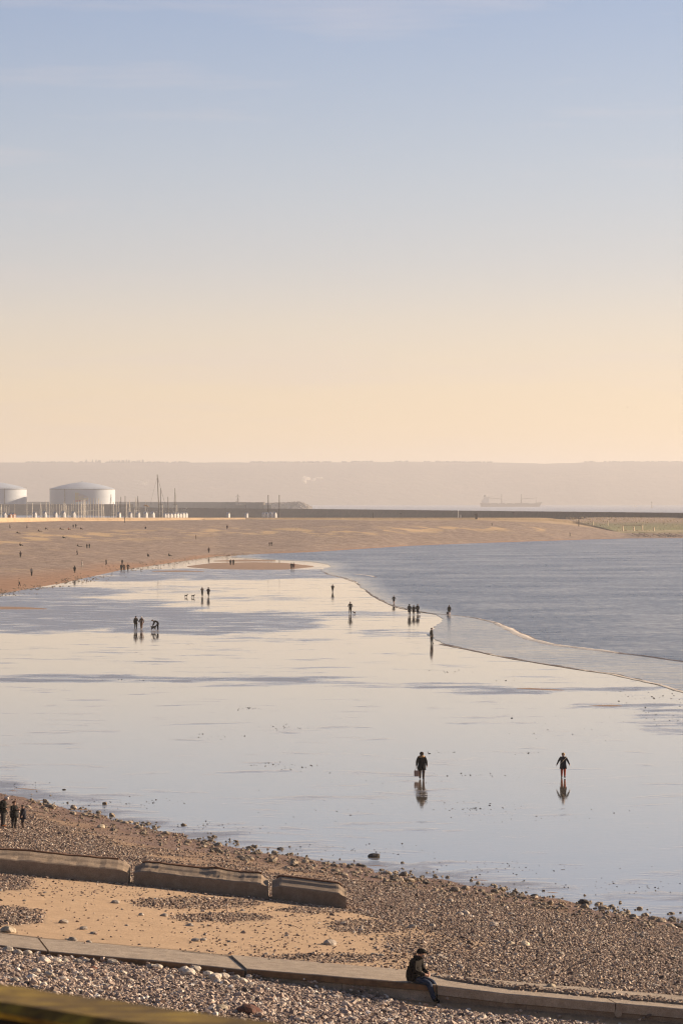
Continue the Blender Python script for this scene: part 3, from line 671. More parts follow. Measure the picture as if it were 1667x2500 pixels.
# ------------------------------------------------------------------ promenade, cabins, marina
PW = [(-500,1085,9.6), (-200,1150,9.9), (0,1215,9.77), (150,1308,9.35), (300,1348,9.12), (600,1428,8.69), (760,1440,8.62), (900,1452,8.56), (1160,1470,8.47), (1300,1485,8.40), (1340,1490,8.25), (1400,1494,6.84), (1450,1490,4.8), (1500,1478,2.5), (1525,1470,1.5)]
PW_D = interp([(a, b) for a, b, c in PW]); PW_Z = interp([(a, c) for a, b, c in PW])
def build_promenade():
    m, nt, bs = nodes('golden sand wall'); pos = geo_pos(nt); n = noise_node(nt, .25, 6, .65, pos); n2 = noise_node(nt, 1.5, 4, .7, pos)
    r = cramp(nt, n.outputs[0], [(.3, (.36,.245,.14)), (.7, (.50,.36,.22))]); s = cramp(nt, n2.outputs[0], [(.3, .75), (.7, 1.1)])
    f = N(nt, 'ShaderNodeMix', data_type='RGBA', blend_type='MULTIPLY'); f.inputs['Factor'].default_value = 1; nt.links.new(r.outputs[0], f.inputs['A']); nt.links.new(s.outputs[0], f.inputs['B'])
    nt.links.new(f.outputs['Result'], bs.inputs['Base Color']); bs.inputs['Roughness'].default_value = .9; bump(nt, n2.outputs[0], .6, .2, bs)
    pxs = np.linspace(-500, 1525, 270); v = []
    for px in pxs:
        d, z = float(PW_D(px)), float(PW_Z(px)); zc = float(FC_Z(px)) - .8; dn = float(FC_D(px)) + 2
        k = np.interp(px, [300, 700], [.25, .9])                 # a wall on the left, a sand bank further on
        y0 = max(d - (z - zc)*(1.5 if px < 500 else 8), dn)
        for (y, zz) in ((y0, zc), (y0 + (d-y0)*k, zc + (z - zc)*.55), (d, z + .12*fbm(px, 0, .05, 3)), (d + 4, z)): v.append(((px-CX)*d/F, y, zz))
    o = mesh_obj('promenade_wall', v, grid_faces(len(pxs), 4), m, smooth=False); tag(o, 'low sunlit tan wall and sand bank along the top of the beach', 'wall')
    v = []; pxs = pxs[pxs < 1335]
    for px in pxs:
        d, z = float(PW_D(px)), float(PW_Z(px))
        for y, zz in ((d + 3.5, z - .004), (d + 150, z - .9), (d + 190, z - 1.3), (d + 195, -1)): v.append(((px-CX)*d/F*(y/d if y < d+100 else y/d), y, zz))
    struct(mesh_obj('promenade', v, grid_faces(len(pxs), 4), simple('promenade gravel', (.30,.24,.18), .9, .2, .3)))
build_promenade()
M_CABIN = simple('white cabin paint', (.80,.77,.72), .6, .04, 1.0); M_CROOF = simple('cabin roof', (.55,.54,.55), .7, .1, 1.0); M_CDOOR = simple('cabin door', (.62,.62,.64), .6, .1, 1)
def make_cabin():
    e = empty('beach_cabin', (0,0,0)); w, dp, h = .60, .8, 1.75
    bm = bmesh.new(); b_ = [(-w,-dp), (w,-dp), (w,dp), (-w,dp)]; hexa(bm, [(x, y, 0) for x, y in b_], [(x, y, h) for x, y in b_])
    for s in (-1, 1):
        t = [bm.verts.new((-w, s*dp, h)), bm.verts.new((w, s*dp, h)), bm.verts.new((0, s*dp, h+.85))]; bm.faces.new(t if s < 0 else t[::-1])
    bm_obj('wall', bm, M_CABIN, e)
    for s in (-1, 1):
        bm = bmesh.new(); hexa(bm, [(0,-dp-.1,h+.86), (s*(w+.1),-dp-.1,h-.08), (s*(w+.1),dp+.1,h-.08), (0,dp+.1,h+.86)], [(0,-dp-.1,h+.94), (s*(w+.1),-dp-.1,h), (s*(w+.1),dp+.1,h), (0,dp+.1,h+.94)]); bm_obj('roof_panel', bm, M_CROOF, e)
    bm = bmesh.new(); box(bm, (0, -dp-.03, .85), (.55, .05, 1.6)); bm_obj('door', bm, M_CDOOR, e)
    return e
def copy_tree(o, parent=None):
    c = o.copy(); link(c); c.parent = parent
    for ch in list(o.children): copy_tree(ch, c)
    return c
def prom_pt(px, off): 
    d = float(PW_D(px)) + off; return Vector(((px-CX)*d/F, d, float(PW_Z(px)) - .006*off))
cab = make_cabin(); first = True
CABL = 'small white gabled beach cabin standing along the promenade wall'
for px, s in [(12,.9), (86,1), (110,1.1), (136,1), (156,1.15), (180,1.1), (291,1), (319,1), (338,1.05), (356,1.1), (373,1.1), (403,.85), (410,.85), (418,.85), (426,.9), (433,.95), (440,.9), (447,1), (454,1), (557,1), (602,.95), (644,1), (652,1.05), (662,1.1), (671,1.1)]:
    o = cab if first else copy_tree(cab); first = False
    o.location = prom_pt(px, 12); o.scale = (s*.85, s*.85, s*.88); o.rotation_euler = (0, 0, R(46 + (px*7) % 12)); tag(o, CABL, 'cabin', 'beach cabins on the promenade')
for px, s, col in [(26, .8, (.42,.2,.12)), (34, .9, (.45,.24,.15))]:
    o = copy_tree(cab); o.location = prom_pt(px, 10); o.scale = (s*1.3, s, s*.75); tag(o, 'low brick-red beach hut on the promenade below the left tank', 'cabin', 'brick-red huts on the promenade')
    for ch in o.children:
        if ch.name.startswith('wall'): ch.data = ch.data.copy(); ch.data.materials[0] = simple('red hut', (.42,.2,.12), .8)
# boats: a hull each, mast, boom and stays
M_MAST = simple('pale spar', (.78,.69,.57), .5, .1, .5); M_MASTD = simple('dark spar', (.11,.095,.08), .6, .2, .5); M_HULL = simple('boat hull', (.72,.70,.68), .5, .08, .5)
def make_boat(L, H, matm):
    e = empty('sailboat', (0,0,0)); hw = L*.15; bm = bmesh.new(); pr = None
    for t, w, zd in ((-1, .7, 1.0), (-.5, 1, .95), (.1, 1, 1.0), (.6, .7, 1.12), (.92, .2, 1.25), (1, .03, 1.3)):
        x = t*L/2; ring = [bm.verts.new((x*.86, 0, -.4)), bm.verts.new((x*.94, -w*hw*.8, .1)), bm.verts.new((x, -w*hw, zd)), bm.verts.new((x, w*hw, zd)), bm.verts.new((x*.94, w*hw*.8, .1))]
        if pr:
            for j in range(5): bm.faces.new((pr[j], pr[(j+1) % 5], ring[(j+1) % 5], ring[j]))
        else: bm.faces.new(ring)
        pr = ring
    bm.faces.new(pr[::-1]); bm_obj('hull', bm, M_HULL, e)
    bm = bmesh.new(); hexa(bm, [(-L*.2,-hw*.55,.95), (L*.2,-hw*.45,.95), (L*.2,hw*.45,.95), (-L*.2,hw*.55,.95)], [(-L*.18,-hw*.45,1.6), (L*.12,-hw*.35,1.5), (L*.12,hw*.35,1.5), (-L*.18,hw*.45,1.6)]); bm_obj('cabin', bm, M_HULL, e)
    bm = bmesh.new(); tube(bm, (L*.08,0,.9), (L*.08,0,H), .20, .13, 6); bm_obj('mast', bm, matm, e)
    bm = bmesh.new(); tube(bm, (L*.08,0,2.2), (-L*.36,0,2.3), .14, .12, 6); bm_obj('boom', bm, matm, e)
    bm = bmesh.new(); tube(bm, (L*.08,0,H*.97), (L*.49,0,1.3), .05, .05, 4); tube(bm, (L*.08,0,H*.97), (-L*.49,0,1.0), .03, .03, 4); bm_obj('stay', bm, matm, e)
    bm = bmesh.new(); box(bm, (L*.08,0,H*.62), (.1,hw*1.5,.1)); bm_obj('spreader', bm, matm, e)
    return e
BP = [make_boat(9, 14, M_MAST), make_boat(10.5, 17, M_MAST), make_boat(9.5, 16, M_MASTD)]
used = [False]*3
MASTS = [(3,1232), (14,1233), (18,1236), (22,1237), (25,1234), (37,1231), (66,1219,1), (79,1228), (99,1227), (116,1222), (123,1226), (128,1229), (131,1228), (139,1231), (146,1230), (151,1233), (156,1225), (160,1229), (165,1234), (170,1235),
         (177,1228), (181,1222), (186,1222), (192,1222), (198,1221), (203,1221), (209,1220), (211,1218), (217,1216), (223,1216), (229,1216), (235,1216), (241,1217), (247,1224), (251,1230), (273,1207,2), (279,1226), (286,1225),
         (291,1223,1), (296,1213,2), (306,1211,2), (309,1226), (316,1221), (331,1240), (335,1215), (338,1211,2), (341,1225), (356,1221), (393,1192,2), (397,1230), (410,1213,2), (427,1192,2), (434,1232)]
for i, mm in enumerate(MASTS):
    px, py = mm[0], mm[1]; kd = mm[2] if len(mm) > 2 else i % 2; d = 1690.0 + 7*((i*37) % 11); zt = CAMH - (py-HZ)*d/F; H0 = (14, 17, 16)[kd]
    o = BP[kd] if not used[kd] else copy_tree(BP[kd]); used[kd] = True
    s = zt/H0; o.scale = (min(s, 1.2),)*2 + (s,); o.rotation_euler = (0, R(-1.2 if kd == 2 else (i % 5 - 2)*.4), R(100 + (i*53) % 60 - 30)); o.location = ((px-CX)*d/F, d, .05)
    tag(o, ('sailboat with a tall dark-topped mast moored in the marina' if kd == 2 else 'sailboat with a thin pale mast moored in the crowded marina'), 'boat', ('dark-masted marina boats' if kd == 2 else 'pale-masted marina boats'))
o = copy_tree(BP[2]); d = 1650.0; zt = CAMH-(1159-HZ)*d/F; o.scale = (1.5, 1.5, zt/16); o.location = ((385.5-CX)*d/F, d, .05); o.rotation_euler = (0, R(-2.6), R(5)); tag(o, 'large yacht with the tallest leaning mast in the marina', 'boat'); o.pop('group', None) if 'group' in o else None
# tan flag-like awning among the masts
e = empty('awning', prom_pt(358, 30)); tag(e, 'small tan awning on a thin leaning pole among the masts', 'awning'); b = e.location
bm = bmesh.new(); tube(bm, (1.6, 0, 0), (-.4, 0, 6.1), .07, .05, 5); bm_obj('pole', bm, M_MAST, e)
bm = bmesh.new(); hexa(bm, [(-1.1,-1,5.0), (1.3,-1,4.6), (1.3,1,4.6), (-1.1,1,5.0)], [(-.9,-.8,5.6), (.2,-.8,5.5), (.2,.8,5.5), (-.9,.8,5.6)]); bm_obj('canopy', bm, simple('tan canvas', (.55,.36,.2), .8), e)
# posts on the promenade
M_DARK = simple('dark pole paint', (.035,.026,.024), .6, .3, 2)
def pole(px, top, base, r, label, mat=M_DARK, off=10, group=None, head=False):
    if off is None: p = far_pt(px, base)
    else: p = prom_pt(px, off); 
    h = max(.4, (base-top)*p.y/F); e = empty('pole', p); tag(e, label, 'pole', group)
    bm = bmesh.new(); tube(bm, (0,0,-.15), (0,0,h), r, r*.85, 8); bm_obj('shaft', bm, mat, e)
    bm = bmesh.new(); tube(bm, (0,0,h), (0,0,h+.25), r*1.3, r*.9, 8); bm_obj('cap', bm, mat, e)
    if head: bm = bmesh.new(); box(bm, (0,0,h+.1), (1.3,.4,.25)); bm_obj('lamp_head', bm, mat, e)
pole(655, 1211, 1265, .19, 'tall dark pole with a white cabin at its foot', off=20, group=None)
pole(682, 1211, 1265, .19, 'tall dark pole standing clear beyond the row of cabins', off=20)
pole(305, 1264, 1276, .15, 'short dark post before the tan promenade wall below the masts', off=None)
pole(911, 1264, 1275, .17, 'short dark post on the bare stretch of sand bank', off=-2)
pole(1412, 1264, 1284, .2, 'dark post on the ridge where the sand meets the grass', off=None)
pole(1390.5, 1302, 1310, .16, 'small dark stake low on the shingle slope by the water', off=None)
pole(1118, 1248, 1265, .17, 'pale post behind the sand bank near the dark shelter', mat=M_CABIN, off=8)
pole(1252, 1253, 1265, .08, 'thin lamp post behind the sand bank below the cargo ship', off=8, head=True)
pole(977, 1256, 1265, .08, 'thin short lamp post on the sand bank before the breakwater', off=8, head=True)
bm = bmesh.new(); p = prom_pt(1162, -4); box(bm, p + Vector((0,0,.4)), (.95,1.6,2.2)); tube(bm, p + Vector((-.5,-.8,1.5)), p + Vector((-.5,.8,1.5)), .35, .35, 8); tube(bm, p + Vector((0,-.8,1.55)), p + Vector((0,.8,1.55)), .5, .5, 10)
tag(bm_obj('shelter', bm, simple('dark shelter', (.06,.04,.035), .8)), 'small dark rounded shelter on top of the sand bank', 'shelter')
bm = bmesh.new(); p = prom_pt(1124, 6); box(bm, p + Vector((0,0,.5)), (.5,.5,1.0)); box(bm, p + Vector((0,0,1.2)), (.3,.3,.5)); tag(bm_obj('marker', bm, M_CABIN), 'tiny white marker beside the pale post on the sand bank', 'marker')

# low marshy ground with posts behind the shingle spit
def build_marsh():
    m, nt, bs = nodes('marsh grass'); pos = geo_pos(nt); n = noise_node(nt, .12, 5, .65, pos); sx2 = N(nt, 'ShaderNodeSeparateXYZ'); nt.links.new(pos, sx2.inputs[0]); n2 = noise_node(nt, .5, 5, .7, pos)
    t = mapr(nt, sx2.outputs[1], 1480, 1760, 0, 1); ad = N(nt, 'ShaderNodeMath', operation='MULTIPLY_ADD'); nt.links.new(n.outputs[0], ad.inputs[0]); ad.inputs[1].default_value = .5; nt.links.new(t.outputs[0], ad.inputs[2])
    r = cramp(nt, ad.outputs[0], [(.22, (.42,.33,.19)), (.36, (.20,.20,.07)), (.72, (.17,.155,.065)), (.95, (.27,.18,.11)), (1.0, (.32,.22,.15))])
    s = cramp(nt, n2.outputs[0], [(.3, .7), (.7, 1.25)]); f = N(nt, 'ShaderNodeMix', data_type='RGBA', blend_type='MULTIPLY'); f.inputs['Factor'].default_value = 1; nt.links.new(r.outputs[0], f.inputs['A']); nt.links.new(s.outputs[0], f.inputs['B'])
    nt.links.new(f.outputs['Result'], bs.inputs['Base Color']); bs.inputs['Roughness'].default_value = .95; bump(nt, n2.outputs[0], 1, .5, bs)
    ys = np.concatenate([[1461, 1464], np.linspace(1470, 1800, 46), [1830]]); pxs = np.linspace(1200, 2500, 90); v = []
    for y in ys:
        for px in pxs:
            x = (px-CX)*y/F; t = (y-1464)/(1800-1464); z = (1.9 + 5.0*max(0, t)**.8 + .25*fbm(x, y, .08, 5) if y > 1461 else .2) if y < 1810 else 0
            if px < 1420: z = min(z, 6.0)
            v.append((x, y, z))
    struct(mesh_obj('marsh', v, grid_faces(len(ys), len(pxs)), m, smooth=True))
    # pale scrub and reeds
    bm = bmesh.new(); r_ = random.Random(9)
    for i in range(1500):
        px = r_.uniform(1380, 1700); y = 1470 + 330*r_.random(); t = (y-1464)/336
        if fbm(px*y/F, y, .06, 8) < .02 and t < .6: continue
        x = (px-CX)*y/F; z = 1.85 + 5*max(0, t)**.8; h = r_.uniform(.25, .8); w = r_.uniform(.2, .8)
        for k_ in range(3):
            a = r_.uniform(0, 3.1); q = Vector((x + r_.uniform(-w, w), y, z)); vv = [bm.verts.new(q + Vector((math.cos(a)*.12, math.sin(a)*.12, 0))), bm.verts.new(q - Vector((math.cos(a)*.12, math.sin(a)*.12, 0))), bm.verts.new(q + Vector((r_.uniform(-.2,.2), 0, h)))]
            bm.faces.new(vv)
    o = bm_obj('reeds', bm, simple('dry reeds', (.55,.42,.24), .9, .4, .2)); struct(o, 'stuff')
build_marsh()
M_POST = simple('sunlit timber post', (.62,.50,.34), .85, .2, 1)
def marsh_pt(px, y): 
    t = (y-1464)/336; return Vector(((px-CX)*y/F, y, 1.9 + 5*max(0, t)**.8 - .15))
fence = empty('fence', marsh_pt(1543, 1482)); tag(fence, 'sunlit timber fence of three posts and a rail at the marsh edge', 'fence')
fp = []
for px, top in ((1519, 1283), (1546, 1286), (1567, 1282)):
    p = marsh_pt(px, 1482); h = (pyof(p.y, p.z) - top)*p.y/F; bm = bmesh.new(); q = p - fence.location; box(bm, q + Vector((0,0,h/2)), (.5,.5,h), R(48)); bm_obj('post', bm, M_POST, fence); fp.append(q)
bm = bmesh.new(); hexa(bm, [fp[0]+Vector((0,-.1,2.7)), fp[2]+Vector((0,-.1,2.7)), fp[2]+Vector((0,.1,2.7)), fp[0]+Vector((0,.1,2.7))], [fp[0]+Vector((0,-.1,2.95)), fp[2]+Vector((0,-.1,2.95)), fp[2]+Vector((0,.1,2.95)), fp[0]+Vector((0,.1,2.95))]); bm_obj('rail', bm, M_TIMBER, fence)
for px, y, top, lab in ((1447, 1560, 1274, 'sunlit timber post in the marsh just beyond the dark ridge post'), (1482, 1575, 1273, 'sunlit timber post in the marsh between ridge post and fence'), (1595, 1484, 1288, 'single short sunlit post just past the marsh fence')):
    p = marsh_pt(px, y); h = (pyof(p.y, p.z) - top)*y/F; bm = bmesh.new(); box(bm, p + Vector((0,0,h/2)), (.5,.5,h), R(48)); box(bm, p + Vector((0,0,h+.06)), (.6,.6,.12), R(48)); tag(bm_obj('timber_post', bm, M_POST), lab, 'post')
# old timber groynes on the muddy bank below the marsh
r_ = random.Random(4)
for i in range(9):
    px = 1545 + i*15 + r_.uniform(-4, 4); a = far_pt(px, 1305 + r_.uniform(-1, 1)); b_ = far_pt(px + 16, 1311); bm = bmesh.new()
    tube(bm, a + Vector((0,0,.35)), b_ + Vector((0,0,.25)), .16, .13, 6); tube(bm, a + Vector((0,0,-.4)), a + Vector((0,0,.6)), .14, .12, 6); tube(bm, b_ + Vector((0,0,-.4)), b_ + Vector((0,0,.45)), .14, .12, 6)
    tag(bm_obj('timber_groyne', bm, M_TIMBER), 'old low timber groyne on the bank below the marsh posts', 'groyne', 'timber groynes below the marsh')

# gull in the sky
g = empty('gull', atd(1530.5, 994, 1300)); tag(g, 'small dark gull gliding in the peach sky', 'bird')
M_GULL = simple('gull grey', (.20,.16,.13), .8, .2, 5)
bm = bmesh.new(); bmesh.ops.create_uvsphere(bm, u_segments=10, v_segments=6, radius=1, matrix=Matrix.Diagonal((.13,.33,.11,1))); tube(bm, (0,.28,0), (0,.5,.02), .07, .03, 6); tube(bm, (0,-.3,.03), (0,-.42,.03), .06, .02, 6); bm_obj('body', bm, M_GULL, g, True)
for s in (-1, 1):
    bm = bmesh.new(); pr = None
    for x, y0, y1, z in ((.05, -.14, .14, .03), (.35, -.18, .1, .17), (.6, -.08, .12, .14), (.85, .1, .16, .2)):
        cu = [bm.verts.new((s*x, y0, z+.012)), bm.verts.new((s*x, y1, z)), bm.verts.new((s*x, y1, z-.015)), bm.verts.new((s*x, y0, z-.01))]
        if pr:
            for j in range(4): bm.faces.new((pr[j], pr[(j+1) % 4], cu[(j+1) % 4], cu[j]))
        pr = cu
    bm_obj('wing', bm, M_GULL, g)

# ------------------------------------------------------------------ walkway kerb on the near beach
def kfp(px, dz=0.0, off=0.0):
    d = d_kf(px) + off; return Vector(((px-CX)*d_kf(px)/F, d, KZ(px) + dz))
def prism(pts_front, pts_back, top, bot):
    """slab along a line: front and back rows of points with z; top/bottom offsets"""
    bm = bmesh.new(); n = len(pts_front); rows = []
    for f, b in zip(pts_front, pts_back):
        rows.append([bm.verts.new(f + Vector((0,0,bot))), bm.verts.new(f + Vector((0,0,top-.02))), bm.verts.new(f + Vector((0,.03,top))), bm.verts.new(b + Vector((0,0,top))), bm.verts.new(b + Vector((0,0,bot)))])
    for a, c in zip(rows[:-1], rows[1:]):
        for j in range(5): bm.faces.new((a[j], a[(j+1) % 5], c[(j+1) % 5], c[j]))
    bm.faces.new(rows[0][::-1]); bm.faces.new(rows[-1]); return bm
kerb = empty('walkway', kfp(800)); tag(kerb, 'concrete walkway kerb with a brown timber edge beside the seated person', 'walkway'); K0 = kerb.location.copy()
def kline(a, b, n=14, dz=0.0, off=0.0, skew=0.0, jit=.0, seed=0):
    out = []
    for i in range(n):
        px = a + (b-a)*i/(n-1); p = kfp(px, dz, off) - K0; p.x += skew*.0105
        p.z += jit*fbm(p.x, 0, 1.5, seed); p.y += jit*fbm(p.x, 3, 1.1, seed+1); out.append(p)
    return out
joints = [(-420,-160), (-157,116), (121,598), (603,1064), (1068,1500), (1503,2050)]
for i, (a, b) in enumerate(joints):
    up = (0, .0, .0, .035, .03, .03)[i]; timber = i < 4
    bm_obj('slab', prism(kline(a, b, 16, up, 0, 0, .012, i), kline(a, b, 16, up, 2.62, -48, .01, i+9), 0, -.17 if timber else -.24), M_CONC, kerb)
    if timber: bm_obj('timber_edge', prism(kline(a+1.5, b-1.5, 16, up-.012, -.05, 0, .006, i+20), kline(a+1.5, b-1.5, 16, up-.012, -.003), 0, -.155), M_TIMBER, kerb)
    for k_ in range(2):
        a2 = a + (b-a)*k_/2 + (1 if k_ else 0); b2 = a + (b-a)*(k_+1)/2
        bm_obj('foundation_block', prism(kline(a2, b2, 10, up-(.175 if timber else .245), .03 if timber else .06, 0, .02, i+30), kline(a2, b2, 10, up-(.175 if timber else .245), .5), 0, -.6), M_CONCD if not timber else M_CONC, kerb)
bm = bmesh.new(); p = kfp(1508) - K0; tube(bm, p + Vector((0,-.02,-.22)), p + Vector((0,.3,-.22)), .10, .10, 10); bm_obj('drain_pipe', bm, M_CONC, kerb)

# ------------------------------------------------------------------ row of concrete wall blocks
WB = [(-240,2112), (0,2132), (318,2160), (654,2195), (845,2220), (900,2228)]
wp = [near_pt(a, b) for a, b in WB]
WX = [p.x for p in wp]; wfy = lambda x: float(np.interp(x, WX, [p.y for p in wp])); wfz = lambda x: float(np.interp(x, WX, [p.z for p in wp]))
def wall_x(px):
    lo, hi = WX[0], WX[-1]
    for _ in range(40):
        m = .5*(lo+hi)
        if pxof(m, wfy(m)) < px: lo = m
        else: hi = m
    return lo
def wall_block(px0, px1, label, seed, crisp=False):
    x0, x1 = wall_x(px0), wall_x(px1); n = 40; c = Vector(((x0+x1)/2, wfy((x0+x1)/2), wfz((x0+x1)/2))); e = empty('wall_block', c); tag(e, label, 'wall', None)
    bm = bmesh.new(); lip = bmesh.new(); prev = pl = None
    for i in range(n):
        t = i/(n-1); x = x0 + (x1-x0)*t; ed = min(t, 1-t)*(x1-x0); y, z = wfy(x) - c.y, wfz(x) - c.z
        cut = .16*smooth01(1 - ed/.32); r1 = .13*fbm(x, 0, 1.7, seed, 4) if not crisp else .008*fbm(x, 0, 1, seed); r2 = .12*fbm(x, 2, 1.3, seed+3, 4) if not crisp else .01*fbm(x, 0, .8, seed)
        prof = [(-.02, -.8), (-.02, .1), (0, .50 + r1*.4 - cut*.4), (.05, .54 + r1*.6 - cut*.7), (.28, .575 + r1 - cut), (.52, .615 + r2*.8 - cut), (.66, .68 + r2 - cut), (.95, .74 + r2*.6 - cut), (1.15, .71 - cut), (1.2, -.8)]
        ring = [bm.verts.new((x-c.x, y + a, z + b)) for a, b in prof]
        if prev:
            for j in range(len(ring)): bm.faces.new((prev[j], prev[(j+1) % len(ring)], ring[(j+1) % len(ring)], ring[j]))
        else: bm.faces.new(ring)
        prev = ring
        if .03 < t < .97:
            lr = [lip.verts.new((x-c.x, y + a, z + b)) for a, b in ((1.02, .725+r2*.6-cut), (1.03, .79+r2*.9-cut), (1.2, .79+r2*.5-cut), (1.21, .68-cut))]
            if pl:
                for j in range(4): lip.faces.new((pl[j], pl[(j+1) % 4], lr[(j+1) % 4], lr[j]))
            else: lip.faces.new(lr)
            pl = lr
    bm.faces.new(prev[::-1]); lip.faces.new(pl[::-1]); bm_obj('block', bm, M_CONCD, e); bm_obj('rusty_edge', lip, M_RUST, e)
wall_block(-235, 314, 'long eroded concrete wall block below the trio standing on shingle', 1)
wall_block(327, 654, 'middle eroded concrete wall block between two others on the sand', 5)
wall_block(664, 845, 'shortest, sharp-edged concrete block ending the row of wall blocks', 9, True)

# ------------------------------------------------------------------ loose stones
def stone_mat(name, lo, hi):
    m, nt, bs = nodes(name); tcn = N(nt, 'ShaderNodeTexCoord'); oi = N(nt, 'ShaderNodeObjectInfo'); n = noise_node(nt, 3.5, 5, .65, tcn.outputs['Object'])
    r = cramp(nt, n.outputs[0], [(.3, lo), (.7, hi)]); v = mapr(nt, oi.outputs['Random'], 0, 1, .55, 1.25)
    f = N(nt, 'ShaderNodeMix', data_type='RGBA', blend_type='MULTIPLY'); f.inputs['Factor'].default_value = 1; nt.links.new(r.outputs[0], f.inputs['A']); nt.links.new(v.outputs[0], f.inputs['B'])
    nt.links.new(f.outputs['Result'], bs.inputs['Base Color']); bs.inputs['Roughness'].default_value = .75; bump(nt, n.outputs[0], .6, .06, bs); return m
M_STW = stone_mat('wet edge stone', (.16,.115,.08), (.46,.36,.25)); M_STD = stone_mat('dry flint stone', (.22,.18,.15), (.52,.45,.37)); M_STR = stone_mat('rusty stone', (.05,.02,.012), (.26,.07,.025)); M_STP = stone_mat('pale stone', (.42,.33,.22), (.66,.56,.42)); M_STK = stone_mat('black stone', (.02,.016,.014), (.09,.07,.055))
def rocks_for(mat):
    out = []
    for m_ in ROCKS:
        c = m_.copy(); c.materials.clear(); c.materials.append(mat); out.append(c)
    return out
RW, RD, RK = rocks_for(M_STW), rocks_for(M_STD), rocks_for(M_STK)
rr = random.Random(21)
def stone(px, py, w, meshes, label, group=None, flat=None, name='stone', lift=.10):
    p = near_pt(px, py) if py > SH_Y(px) else at(px, py); s = 1.25*w*p.y/F
    o = link(bpy.data.objects.new(name, rr.choice(meshes))); h = s*(flat or rr.uniform(.6, .95)); o.scale = (s*1.05, s*rr.uniform(.8, 1.2), h); o.rotation_euler = (rr.uniform(-.2,.2), rr.uniform(-.2,.2), rr.uniform(0, 6.28))
    o.location = p + Vector((0, 0, h*lift)); tag(o, label, 'stone', group); return o
WET = [(125,1973,20),(117,1971,14),(180,1973,14),(178,1986,12),(205,1990,12),(216,1992,10),(240,1997,11),(292,2006,14),(304,2010,16),(318,2008,12),(333,2011,12),(340,2023,18),(352,2029,12),(378,2033,12),(405,2037,16),(435,2053,10),(459,2057,16),(500,2053,10),(505,2063,16),(515,2053,14),(498,2069,14),(530,2075,14),(510,2088,12),(555,2081,10),(578,2081,12),(588,2095,20),(598,2101,22),(612,2099,14),(628,2093,10),(665,2104,14),(718,2109,16),(745,2106,16),(760,2105,16),(700,2121,18),(757,2122,18),(790,2122,12),(820,2129,16),(840,2137,16),(838,2113,14),(870,2131,10),(925,2144,18),(945,2133,18),(985,2138,20),(997,2151,24),(975,2151,18),(1110,2176,22),(1135,2171,18),(1175,2177,14),(1220,2191,12),(1240,2191,10),(1270,2193,16),(1365,2199,12),(1425,2217,20),(1463,2206,14),(1470,2218,20),(1405,2217,14),(1492,2213,14),(1514,2231,14),(1560,2219,14),(1575,2235,14),(1545,2241,20),(1612,2251,22),(1635,2263,20),(1620,2263,14),(1640,2247,18)]
for (a, b, w) in WET: stone(a, b, w, RW, 'loose brown-grey stone at the wet edge of the shingle', 'stones along the wet edge')
for i in range(90):
    px = rr.uniform(90, 1667); py = SH_Y(px) + rr.gauss(14, 13); stone(px, py, rr.uniform(6, 13), RW, 'loose brown-grey stone at the wet edge of the shingle', 'stones along the wet edge')
for (a, b, w, lab) in ((912,2091,24,'flat black rock lying on the wet flat beyond the shingle'), (884,2117,20,'dark rounded rock at the wet edge just past the wall blocks'), (1042,2157,15,'small black rock between pale rocks on the wet edge'), (1303,2188,16,'pointed dark rock standing on the wet edge'), (1428,2205,26,'largest rounded black rock on top of pale wet-edge stones'), (1655,2264,30,'large black rock in the dense rock pile at the wet edge'), (157,1928,7,'tiny black stone alone on the shining wet flat'), (620,2069,18,'dark low rock beside pale stones on wet sand'), (685,2073,14,'small dark rock alone at the water film before the wall blocks')):
    stone(a, b, w, RK, lab, None, .58, 'rock')
stone(247, 2021, 21, rocks_for(M_STP), 'pale rounded rock with a long shadow beside the trio on the shingle', None, .9, 'rock')
DRY = [(282,2205,16),(165,2294,10),(178,2297,18),(218,2301,12),(155,2254,18),(203,2269,20),(228,2280,14),(345,2235,12),(402,2237,16),(463,2261,16),(477,2298,20),(495,2296,16),(592,2224,10),(838,2257,16),(880,2272,14),(1005,2266,20),(1055,2263,16),(1135,2233,20),(1205,2263,18),(1210,2301,16),(1053,2341,16),(1072,2335,14),(915,2331,16),(930,2334,14),(650,2330,9),(700,2285,9),(310,2260,8),(560,2300,8),(60,2200,8),(110,2180,9)]
for (a, b, w) in DRY: stone(a, b, w, RD, 'loose grey stone lying on the dry golden sand', 'stones on the dry sand')
for (a, b, w, lab) in ((22,2276,30,'big half-buried pale rock at the walkway end of the golden sand'), (805,2307,28,'striped grey rock alone in the middle of the sand'), (1281,2309,24,'smooth pale oval stone where the sand gives way to shingle'), (1245,2307,20,'tall grey stone beside the smooth pale oval one'), (1345,2412,22,'pinkish rounded boulder in the shingle just behind the kerb')):
    stone(a, b, w, rocks_for(M_STP) if 'pale' in lab or 'pink' in lab else RD, lab, None, .9, 'rock')
for i in range(34):
    px = rr.uniform(900, 1667); py = rr.uniform(SH_Y(px)+45, KF_Y(px)-30)
    if in_poly(px, py, SAND): continue
    stone(px, py, rr.uniform(10, 17), RD, 'larger grey stone half sunk in the shingle slope', 'larger stones in the shingle slope')
FR = [(475,2378,28),(510,2386,22),(525,2394,30),(545,2392,24),(575,2394,22),(592,2400,18),(612,2408,16),(640,2412,16),(20,2326,22),(45,2332,20),(68,2333,22),(108,2352,26),(140,2352,20),(160,2349,16),(190,2352,18),(212,2352,16),(275,2355,22),(370,2366,18),(385,2368,20),(450,2376,22),(460,2384,26),(120,2388,24),(152,2396,20),(200,2395,18),(262,2392,14),(320,2400,14),(90,2375,16),(300,2380,18),(415,2392,16),(530,2402,18)]
M_FL = stone_mat('white flint', (.34,.28,.22), (.70,.62,.52)); RFL = rocks_for(M_FL)
